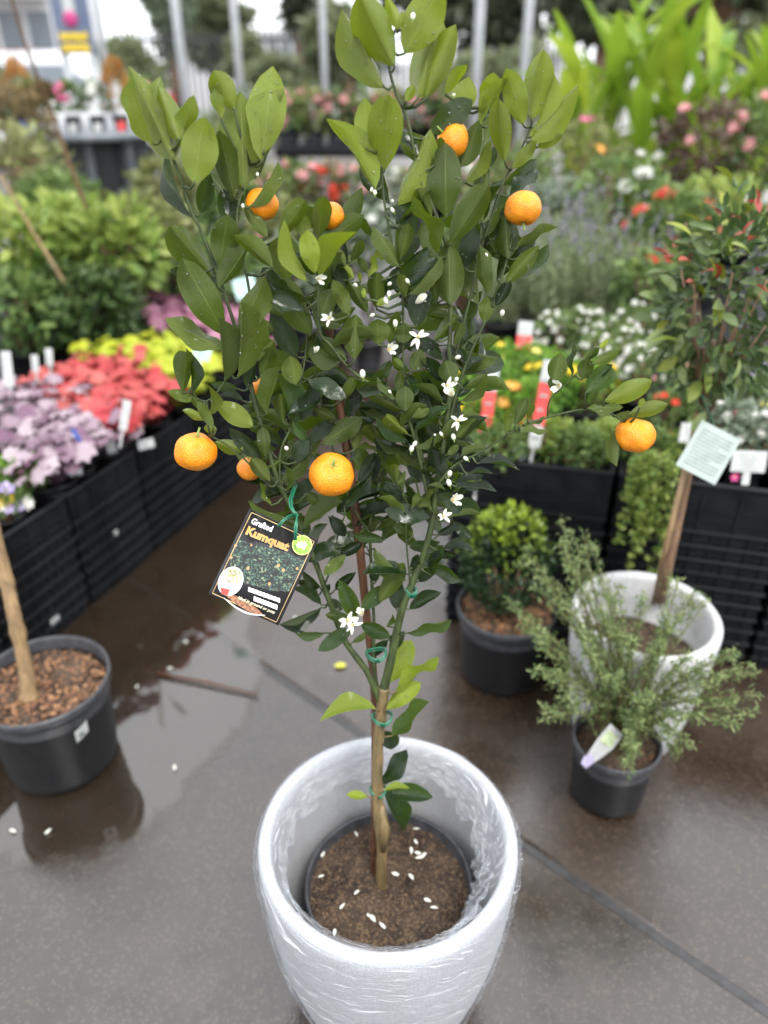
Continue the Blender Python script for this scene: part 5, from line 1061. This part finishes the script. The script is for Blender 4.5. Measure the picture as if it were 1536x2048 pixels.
# tall lime-green broad-leaved plants
CL = omat('lime_blade', (.20, .36, .03), (.46, .58, .06), rough=.4, trans=.45)
BLM = []
for cv in (.25, .5, .9):
    v = []; f = []
    for i in range(11):
        t = i/10; w = math.sin(math.pi*min(1, t*.9+.08))**.7*.5; z = -cv*t*t*.6; y = t-cv*.18*t*t
        for u in (-1, -.4, 0, .4, 1): v.append((u*w, y, z+abs(u)*w*.35*.3))
    for i in range(10):
        for k in range(4): f.append((i*5+k, i*5+k+1, i*5+6+k, i*5+5+k))
    BLM.append(mesh('leaf', v, f, CL))
for j, (x, y, Y, wh) in enumerate([(1150, 300, 5.0, 'leftmost, with a drooping tip'), (1215, 300, 5.1, 'left of the tallest'), (1275, 300, 4.9, 'tallest, in the middle'), (1335, 300, 5.1, 'right of the tallest'), (1400, 300, 4.9, 'above the dark reddish shrub'), (1460, 290, 5.1, 'near the right edge'), (1520, 290, 4.9, 'cut off by the right picture edge')]):
    c = at_y(x, y, Y); zb = ZR+.042 if Y < 5.2 else 0; t = thing('broad_leaved_plant', 'tall lime-green broad-leaved plant, '+wh, 'plant', (c.x, c.y, zb), 0, 'tall lime-green plants at the upper right'); rg = random.Random(j+3); mb = MB()
    hh = (1.05, 1.2, 1.35, 1.15, 1.1, 1.0, 1.15)[j]
    for i in range(22):
        a = rg.uniform(0, 6.28); z = .15+(hh-.40)*i/21; p = Vector((.10*math.cos(a)*rg.random(), .10*math.sin(a)*rg.random(), z)); d = Vector((math.cos(a)*.42, math.sin(a)*.35, 1.0)); L = rg.uniform(.32, .60)
        o = bpy.data.objects.new('leaf', BLM[i % 3]); link(o, t); nrm = Vector((-math.cos(a), -math.sin(a), .8)); orient(o, p, d, nrm, L, L*rg.uniform(.13, .24)); mb.tube([(p.x*.3, p.y*.3, .1), p], [.010, .006], 6)
    mb.obj('stalks', FO['lime'], t); pot_part(t, .13, .2, .001)

# ------------------------------------------------------------------ middle distance
tbl = thing('tiered_table', 'round grey two-tier metal display table on the far left', 'table', at_y(185, 262, 6.6)*Vector((1, 1, 0)) if False else (at_y(185, 262, 6.6).x, 6.6, 0))
zt = at_y(185, 262, 6.6).z
MB().lathe([(.001, zt-.03), (.56, zt-.03), (.58, zt-.02), (.58, zt+.02), (.56, zt+.03), (.001, zt+.03)], 40).obj('upper_shelf', GREYMETAL, tbl); MB().lathe([(.001, zt-.63), (.66, zt-.63), (.69, zt-.62), (.69, zt-.57), (.67, zt-.56), (.001, zt-.56)], 40).obj('lower_shelf', GREYMETAL, tbl)
for k in range(8):
    a = k*.785+.2; MB().box((.36*math.cos(a), .36*math.sin(a), zt-.295), (.09, .05, .53), rot=Matrix.Rotation(a, 3, 'Z')).obj('post', GREYMETAL, tbl, False); MB().box((.42*math.cos(a), .42*math.sin(a), (zt-.63)/2), (.06, .05, zt-.63)).obj('leg', GREYMETAL, tbl, False)
tx = tbl.location
MB().lathe([(.30, zt-.56), (.30, zt-.03)], 30).obj('gap_darkener', mat('dark_gap_fill', (.05, .055, .06), rough=.5), tbl)  # dark cylinder added inside so the gaps between the posts read dark
for k in range(9):
    a = math.pi+.2+k*.36; px_, py_ = tx.x+.47*math.cos(a), tx.y+.47*math.sin(a); fo, fc = [('orange', None), ('grey', 'white'), ('olive', None), ('brown', None), ('mid', 'magenta'), ('grey', 'white'), ('orange', None), ('bright', 'yellow'), ('mid', 'pink')][k]
    t = thing('potted_seedling', '%s small potted plant from the left on the upper shelf of the tiered table' % NTH[k], 'plant', (px_, py_, zt+.031), 0, 'small pots on the tiered table'); pot_part(t, .06, .10, 0, BLACKP if k % 2 else GREYP); n = 130; d = rdir(n, .7)
    hh = .16 if fo != 'orange' else .30
    o = obj('foliage', leaf_cloud(np.array([0, 0, .12])+np.abs(d)*np.array([0, 0, hh])+d*np.array([.08, .08, 0]), d+np.array([0, 0, .6]), rdir(n), .07, .025, NP.random(n), 'foliage', FO[fo]), t); o['kind'] = 'stuff'
    if fc:
        for q in range(4): v = rdir(1, 1.0)[0]; obj('flower', FLO[fc], t, (v[0]*.07, v[1]*.07-.03, .2+.1*abs(v[2])), (R.uniform(.2, 1.2), 0, 0), (.035,)*3)
    tag(MB().box((px_*0, 0, 0), (.05, .004, .06), rot=Matrix.Rotation(-.25, 3, 'X')).obj('price_card', [WHITEC, BLUEC, REDC, WHITEC][k % 4] if k in (0, 1, 6) else WHITEC, None, False, loc=(px_+.02, py_-.075, zt+.065)), '%s price card from the left on the tiered table upper shelf' % NTH[k], 'card', 'cards on the tiered table')
TAN = mat('tan_terracotta', (.45, .36, .22), (.36, .28, .18), rough=.7)
for k in range(8):
    a = math.pi+.25+k*.40; px_, py_ = tx.x+.58*math.cos(a), tx.y+.58*math.sin(a); t = thing('potted_succulent', '%s tan succulent pot from the left on the tiered table lower shelf' % NTH[k], 'plant', (px_, py_, zt-.559), 0, 'tan pots on the lower shelf'); pot_part(t, .075, .12, 0, TAN if k % 3 else BLACKP); n = 90; d = rdir(n, .8)
    o = obj('foliage', leaf_cloud(np.array([0, 0, .12])+d*np.array([.07, .07, .05]), d, rdir(n, .3), .06, .03, NP.random(n), 'foliage', FO[('grey', 'brown', 'grey')[k % 3]]), t); o['kind'] = 'stuff'
def low_table(label, x0, x1, y, Y, z, dp=.7):
    a, b = at_y(x0, y, Y), at_y(x1, y, Y); w = b.x-a.x; t = thing('display_table', label, 'table', ((a.x+b.x)/2, Y, 0)); MB().box((0, 0, z-.03), (w, dp, .06), bev=.006).obj('table_top', TRAYP, t, False)
    for sx in (-1, 1):
        for sy in (-1, 1): MB().box((sx*(w/2-.06), sy*(dp/2-.06), (z-.06)/2), (.06, .06, z-.06)).obj('leg', TRAYP, t, False)
    return (a.x+b.x)/2, w
zz = at_y(650, 285, 6.2).z; low_table('black table of pink-flowered pots seen between the two citrus crowns', 560, 900, 285, 6.2, zz); zz2 = at_y(640, 400, 4.6).z
for i, x in enumerate([575, 625, 675, 725, 780, 840, 890]):
    shrub('flowering_pot_plant', '%s pink-flowered pot from the left on the far black table' % NTH[i], 'plant', x, 225, 6.15, 38, 36, ('mid', 'olive', 'dark')[i % 3], 150, .07, base=zz+.001, flowers=(('pink', 6),), fsize=.038, grp='pink-flowered pots on the far table', potr=.09)
for i, (x, y, Y, rx, ry, fo, fl_) in enumerate([(560, 470, 3.9, 70, 60, 'olive', 'pink'), (650, 485, 4.0, 70, 60, 'mid', 'pink'), (735, 480, 3.9, 60, 60, 'grey', 'white'), (930, 500, 3.7, 60, 70, 'mid', 'white'), (985, 420, 4.1, 60, 60, 'olive', 'pink')]):
    shrub('garden_shrub', '%s low shrub from the left, seen in the gaps of the citrus crown' % NTH[i], 'shrub', x, y, Y, rx, ry, fo, 380, .05, base=0.0, flowers=((fl_, 4),), fsize=.025, grp='shrubs behind the citrus crown')
low_table('nearer black table of green and pink pots behind the citrus trunk', 540, 960, 440, 4.7, at_y(700, 440, 4.7).z); z4 = at_y(700, 440, 4.7).z
for i, (x, y, fo, c) in enumerate([(545, 385, 'olive', 'pink'), (600, 375, 'mid', 'pink'), (655, 380, 'brown', 'red'), (710, 385, 'mid', 'pink'), (765, 380, 'grey', 'white'), (820, 385, 'olive', 'pink'), (880, 380, 'dark', 'white'), (940, 385, 'mid', 'pink')]):
    shrub('flowering_pot_plant', '%s pot plant from the left on the nearer black table, with %s flowers' % (NTH[i], c), 'plant', x, y, 4.65, 46, 44, fo, 200, .05, base=z4+.001, flowers=((c, 6),), fsize=.035, grp='flowering pots on the nearer table', potr=.07)
for i, (x, y, Y, rx, ry, fo) in enumerate([(40, 350, 5.0, 105, 90, 'olive'), (20, 250, 5.6, 80, 70, 'brown'), (330, 380, 5.2, 60, 60, 'olive'), (380, 300, 7.0, 70, 60, 'mid'), (450, 330, 5.4, 70, 70, 'olive'), (480, 430, 4.4, 70, 60, 'mid'), (500, 250, 8.0, 90, 60, 'grey'), (120, 400, 4.4, 80, 40, 'mid')]):
    shrub('garden_shrub', ['large olive shrub left of the tiered table', 'brownish shrub at the far left edge, above the large olive one', 'small olive shrub right of the tiered table legs', 'green shrub behind the upper left citrus leaves', 'olive shrub seen between the two left citrus twigs', 'green shrub right behind the left citrus twig', 'pale shrub in the gap between the left and middle citrus crowns', 'flat green shrub below the lower shelf of the tiered table'][i], 'shrub', x, y, Y, rx, ry, fo, 420, .07, base=0.0, grp='shrubs around the tiered table')

# ------------------------------------------------------------------ far yard: poles, sign, building, vehicles, fence, trees
for i, (x, Y, wpx, wh) in enumerate([(356, 9, 22, 'behind the left citrus twig'), (471, 11, 18, 'thinnest, right of the round tree'), (646, 9, 17, 'between the left and middle citrus crowns'), (958, 8, 24, 'nearest the top of the citrus, on its right'), (1055, 8.5, 22, 'beside the lime-green leaves'), (200, 10, 16, 'right beside the sign board')]):
    p = at_y(x, 60, Y); r = wpx/2*.8*depth(p)/F_PX; t = thing('steel_pole', 'tall grey steel pole '+wh, 'pole', (p.x, Y, 0), 0, 'steel poles across the yard'); MB().tube([(0, 0, 0), (0, 0, 4.6)], r, 14).obj('shaft', GALV, t); MB().lathe([(.001, 0), (r*2.4, 0), (r*2.4, .02), (r*1.1, .025)], 14).obj('base_plate', GALV, t)
Ys = 9.2; a, b = at_y(88, -60, Ys), at_y(192, 108, Ys); sg = thing('sign_board', 'dark blue banner sign with a pink mark and yellow panel at the upper left', 'sign', ((a.x+b.x)/2, Ys, 0)); w, h, zc = b.x-a.x, a.z-b.z, (a.z+b.z)/2
MB().box((0, 0, zc), (w, .05, h), bev=.008).obj('board', mat('slate_blue_board', (.09, .12, .20), (.12, .15, .22), rough=.5, scale=3), sg, False); k = w/104
MB().box((0, -.032, zc+h*.12), (w*.30, .012, h*.9*.55)).obj('pale_panel', WHITEC, sg, False)
MB().lathe([(.001, .0), (.065, .002), (.07, -.004)], 20).obj('pink_mark', FLC['magenta'], sg, loc=(0, -.045, at_y(140, 38, Ys).z), rot=(math.pi/2, 0, 0))
for q, yy in enumerate((74, 96)):
    mb = MB(); z0 = at_y(140, yy, Ys).z; rr = random.Random(q)
    for i in range(9): mb.box((-w*.38+w*.76*(i+.5)/9, -.035, z0+rr.uniform(-.008, .008)), (w*.076, .016, 19*k*rr.uniform(.8, 1.1)), bev=.004)
    mb.obj('yellow_lettering', YELC, sg, False)
for xx in (-.38, .38): MB().box((w*xx, -.034, zc+h*.42), (w*.2, .014, h*.10)).obj('blue_panel', BLUEC, sg, False)
for xx in (-.4, .4): MB().box((w*xx, .05, zc/2), (.06, .05, zc)).obj('post', GALV, sg, False)
WALLW = mat('white_render', (.70, .71, .72), (.62, .63, .64), rough=.7, scale=2, bmp=.1); GLASSD = mat('dark_glass', (.10, .12, .14), (.16, .19, .22), rough=.08, bmp=0)
def building(label, x0, x1, Y, ztop, bays):
    a, b = at_y(x0, 60, Y), at_y(x1, 60, Y); w = b.x-a.x; t = thing('shop_building', label, 'building', ((a.x+b.x)/2, Y+2, 0)); MB().box((0, 0, ztop/2), (w, 4, ztop)).obj('wall', WALLW, t, False); MB().box((0, -.1, ztop+.12), (w+.4, 4.5, .24), bev=.02).obj('roof', GALV, t, False); MB().box((0, -2.35, ztop*.55), (w*.98, .7, .12), bev=.01).obj('awning', WHITEC, t, False)
    for i in range(bays):
        f = MB().box((-w/2+w*(i+.5)/bays, -2.012, ztop*.28), (w/bays*.82, .03, ztop*.42)).obj('window', GREYMETAL, t, False); MB().box((-w/2+w*(i+.5)/bays, -2.03, ztop*.28), (w/bays*.74, .012, ztop*.37)).obj('pane', GLASSD, f, False)
        f2 = MB().box((-w/2+w*(i+.5)/bays, -2.012, ztop*.78), (w/bays*.5, .03, ztop*.2)).obj('window', GREYMETAL, t, False); MB().box((-w/2+w*(i+.5)/bays, -2.03, ztop*.78), (w/bays*.43, .012, ztop*.16)).obj('pane', GLASSD, f2, False)
building('white two-storey shop building behind the sign board', -120, 110, 22, 4.6, 4); building('low white building seen between the poles left of the citrus top', 505, 640, 34, 1.9, 5); building('pale building glimpsed right of the citrus top, beyond the poles', 930, 1130, 26, 1.3, 4)
def car(label, x, Y, m, rz, L=4.2):
    p = at_y(x, 200, Y); t = thing('parked_car', label, 'car', (p.x, Y, 0), rz, 'vehicles parked beyond the yard'); k = L/4.2
    prof = [(-2.1, .35), (-2.08, .75), (-1.75, .90), (-1.1, 1.0), (-.55, 1.42), (.75, 1.45), (1.45, 1.05), (2.0, .95), (2.1, .6), (2.08, .33)]
    v = []; f = []; n = len(prof)
    for s, ins in ((-.85, 0), (.85, 0)):
        for (x_, z_) in prof: v.append((x_*k, s*(1-.16*max(0, z_-.95)/.5), z_))
    f.append(tuple(range(n-1, -1, -1))); f.append(tuple(range(n, 2*n)))
    for i in range(n): j = (i+1) % n; f.append((i, j, n+j, n+i))
    obj('body', mesh('body', v, f, m, False), t)
    for s in (-1, 1):
        g = [(-.95, 1.02), (-.5, 1.36), (.68, 1.38), (1.25, 1.06)]; obj('side_window', mesh('side_window', [(x_*k, s*(.86-.16*max(0, z_-.95)/.5+.006), z_) for x_, z_ in g], [(0, 1, 2, 3) if s < 0 else (3, 2, 1, 0)], GLASSD, False), t)
        for xx in (-1.3, 1.3):
            wv = MB(); wv.tube([(xx*k, s*.70, .33), (xx*k, s*.88, .33)], .33, 18); ww = wv.obj('wheel', BLACKP, t, False); MB().tube([(xx*k, s*.86, .33), (xx*k, s*.895, .33)], .20, 14).obj('rim', GALV, ww, False)
        MB().box((-2.09*k, s*.6, .72), (.05, .3, .12)).obj('headlight', WHITEC, t, False); MB().box((2.07*k, s*.62, .80), (.06, .28, .14)).obj('tail_light', REDC, t, False)
CARW = mat('white_car_paint', (.74, .75, .76), rough=.2, coat=.8, bmp=0, scale=2); CARR = mat('red_car_paint', (.50, .03, .03), rough=.2, coat=.8, bmp=0, scale=2)
car('white parked car seen between the left and middle citrus crowns', 690, 20, CARW, .1); car('red parked car at the far left below the white building', 8, 15, CARR, .15); car('white parked car far left in front of the red one', 60, 12.5, CARW, .05, 3.8)
FEN = mat('dark_fence_paint', (.035, .038, .042), rough=.5)
fa, fb = at_y(240, 100, 17), at_y(1150, 100, 17); fn = thing('metal_fence', 'dark metal bar fence across the back of the yard', 'fence', (fa.x, 17, 0)); nb = 74
for z in (.25, 1.62): MB().box(((fb.x-fa.x)/2, 0, z), (fb.x-fa.x, .04, .05)).obj('rail', FEN, fn, False)
bar = MB().box((0, 0, .9), (.03, .03, 1.7)).mesh('bar', FEN, False)
for i in range(nb): obj('bar', bar, fn, ((fb.x-fa.x)*i/(nb-1), -.036, 0))
def big_tree(label, x, y, Y, rx, ry, fo, n, L, trunk=.16):
    c = at_y(x, y, Y); k = depth(c)/F_PX; a, b = rx*k, ry*k; t = thing('background_tree', label, 'tree', (c.x, Y, 0), 0, 'trees beyond the yard'); rg = np.random.default_rng(x); MB().tube([(0, 0, 0), (.05, 0, c.z*.5), (0, .1, c.z)], [trunk*1.3, trunk, trunk*.6], 9).obj('trunk', BROWNTRUNK, t); mb = MB()
    cl = rdir(26, .1, rg)*np.array([a, a*.8, b])*rg.uniform(.45, .95, (26, 1))
    for q in cl: mb.tube([(0, 0, c.z*.6), tuple(q*.5+np.array([0, 0, c.z])), tuple(q+np.array([0, 0, c.z]))], [trunk*.4, trunk*.25, .02], 5)
    mb.obj('limbs', BROWNTRUNK, t); pk = rg.integers(0, 26, n); d = rdir(n, 0, rg); P = np.array([0, 0, c.z])+cl[pk]+d*np.array([a, a, b])*.33*rg.uniform(.3, 1, (n, 1))
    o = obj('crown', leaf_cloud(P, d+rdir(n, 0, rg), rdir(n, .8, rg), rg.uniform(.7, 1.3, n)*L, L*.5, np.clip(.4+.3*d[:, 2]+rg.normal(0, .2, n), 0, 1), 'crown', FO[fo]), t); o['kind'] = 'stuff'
for a in (('round grey-green tree behind the left citrus twig', 425, 60, 20, 62, 75, 'far', 2600, .30), ('dark bare-trunked tree just left of the round tree', 335, 30, 18, 40, 120, 'grey', 800, .25), ('dark tree behind the pole between the citrus crowns', 590, -60, 19, 90, 90, 'fardark', 2200, .30), ('green hedge tree beside the pole between the citrus crowns', 690, 100, 15, 70, 75, 'far', 1800, .22), ('tall dark tree behind the top of the citrus', 880, -40, 16, 110, 110, 'fardark', 3000, .26), ('dark tree behind the two poles right of the citrus', 1010, 10, 17, 100, 90, 'fardark', 2600, .26),
          ('dark tree behind the lime-green leaves', 1220, -20, 14, 120, 90, 'fardark', 2600, .24), ('dark tree at the upper right corner', 1440, 0, 13, 130, 110, 'far', 2600, .22), ('pale olive shrubby tree below the low white building', 560, 170, 15, 80, 45, 'far', 1400, .18), ('yellowish tree between the poles left of the citrus top', 490, 120, 16, 40, 50, 'far', 900, .18), ('green tree right of the citrus top, under the poles', 1010, 180, 10, 110, 80, 'far', 2000, .14), ('olive tree between the sign board and the dark trunk', 260, 150, 13, 70, 60, 'far', 1400, .18), ('green tree at the far left under the white building', 20, 200, 9.5, 60, 50, 'far', 1200, .12)):
    big_tree(*a)

# ------------------------------------------------------------------ small litter and an added dark stripe on the wet slabs
pst = [at_z(313, 1347, .008), at_z(420, 1366, .010), at_z(515, 1390, .008)]  # thin dark tube added in place of a dark line on the ground
st1 = thing('dark_stripe', 'straight dark stick added on the puddle near the black pot', 'stripe', pst[0]); MB().tube([p-pst[0] for p in pst], [.0045, .004, .003], 7).obj('stem', BAMBOO, st1)
lf = obj('fallen_leaf', simple_leaf('fallen_leaf', mat('yellow_leaf', (.62, .60, .06), (.5, .5, .05), rough=.4), .1, .05), None, at_z(668, 1332, .006), (0, 0, -1.4), (.022, .034, .03)); tag(lf, 'single yellow fallen leaf on the slab behind the citrus trunk', 'leaf')
for i, (x, y, l) in enumerate([(590, 1240, 'near the printed tag'), (375, 1285, 'at the edge of the dark reflection, highest'), (345, 1335, 'left of the stick end'), (275, 1370, 'nearest the black pot rim'), (20, 1660, 'below the black pot, at the left edge'), (90, 1668, 'below the black pot, second from the edge'), (350, 1540, 'alone in the pale part of the puddle')]):
    o = obj('petal', PETM[i % 3], None, at_z(x, y, .006), (0, 0, i*1.1), (1.2,)*3); tag(o, 'white petal floating on the puddle '+l, 'petal', 'petals on the puddle')
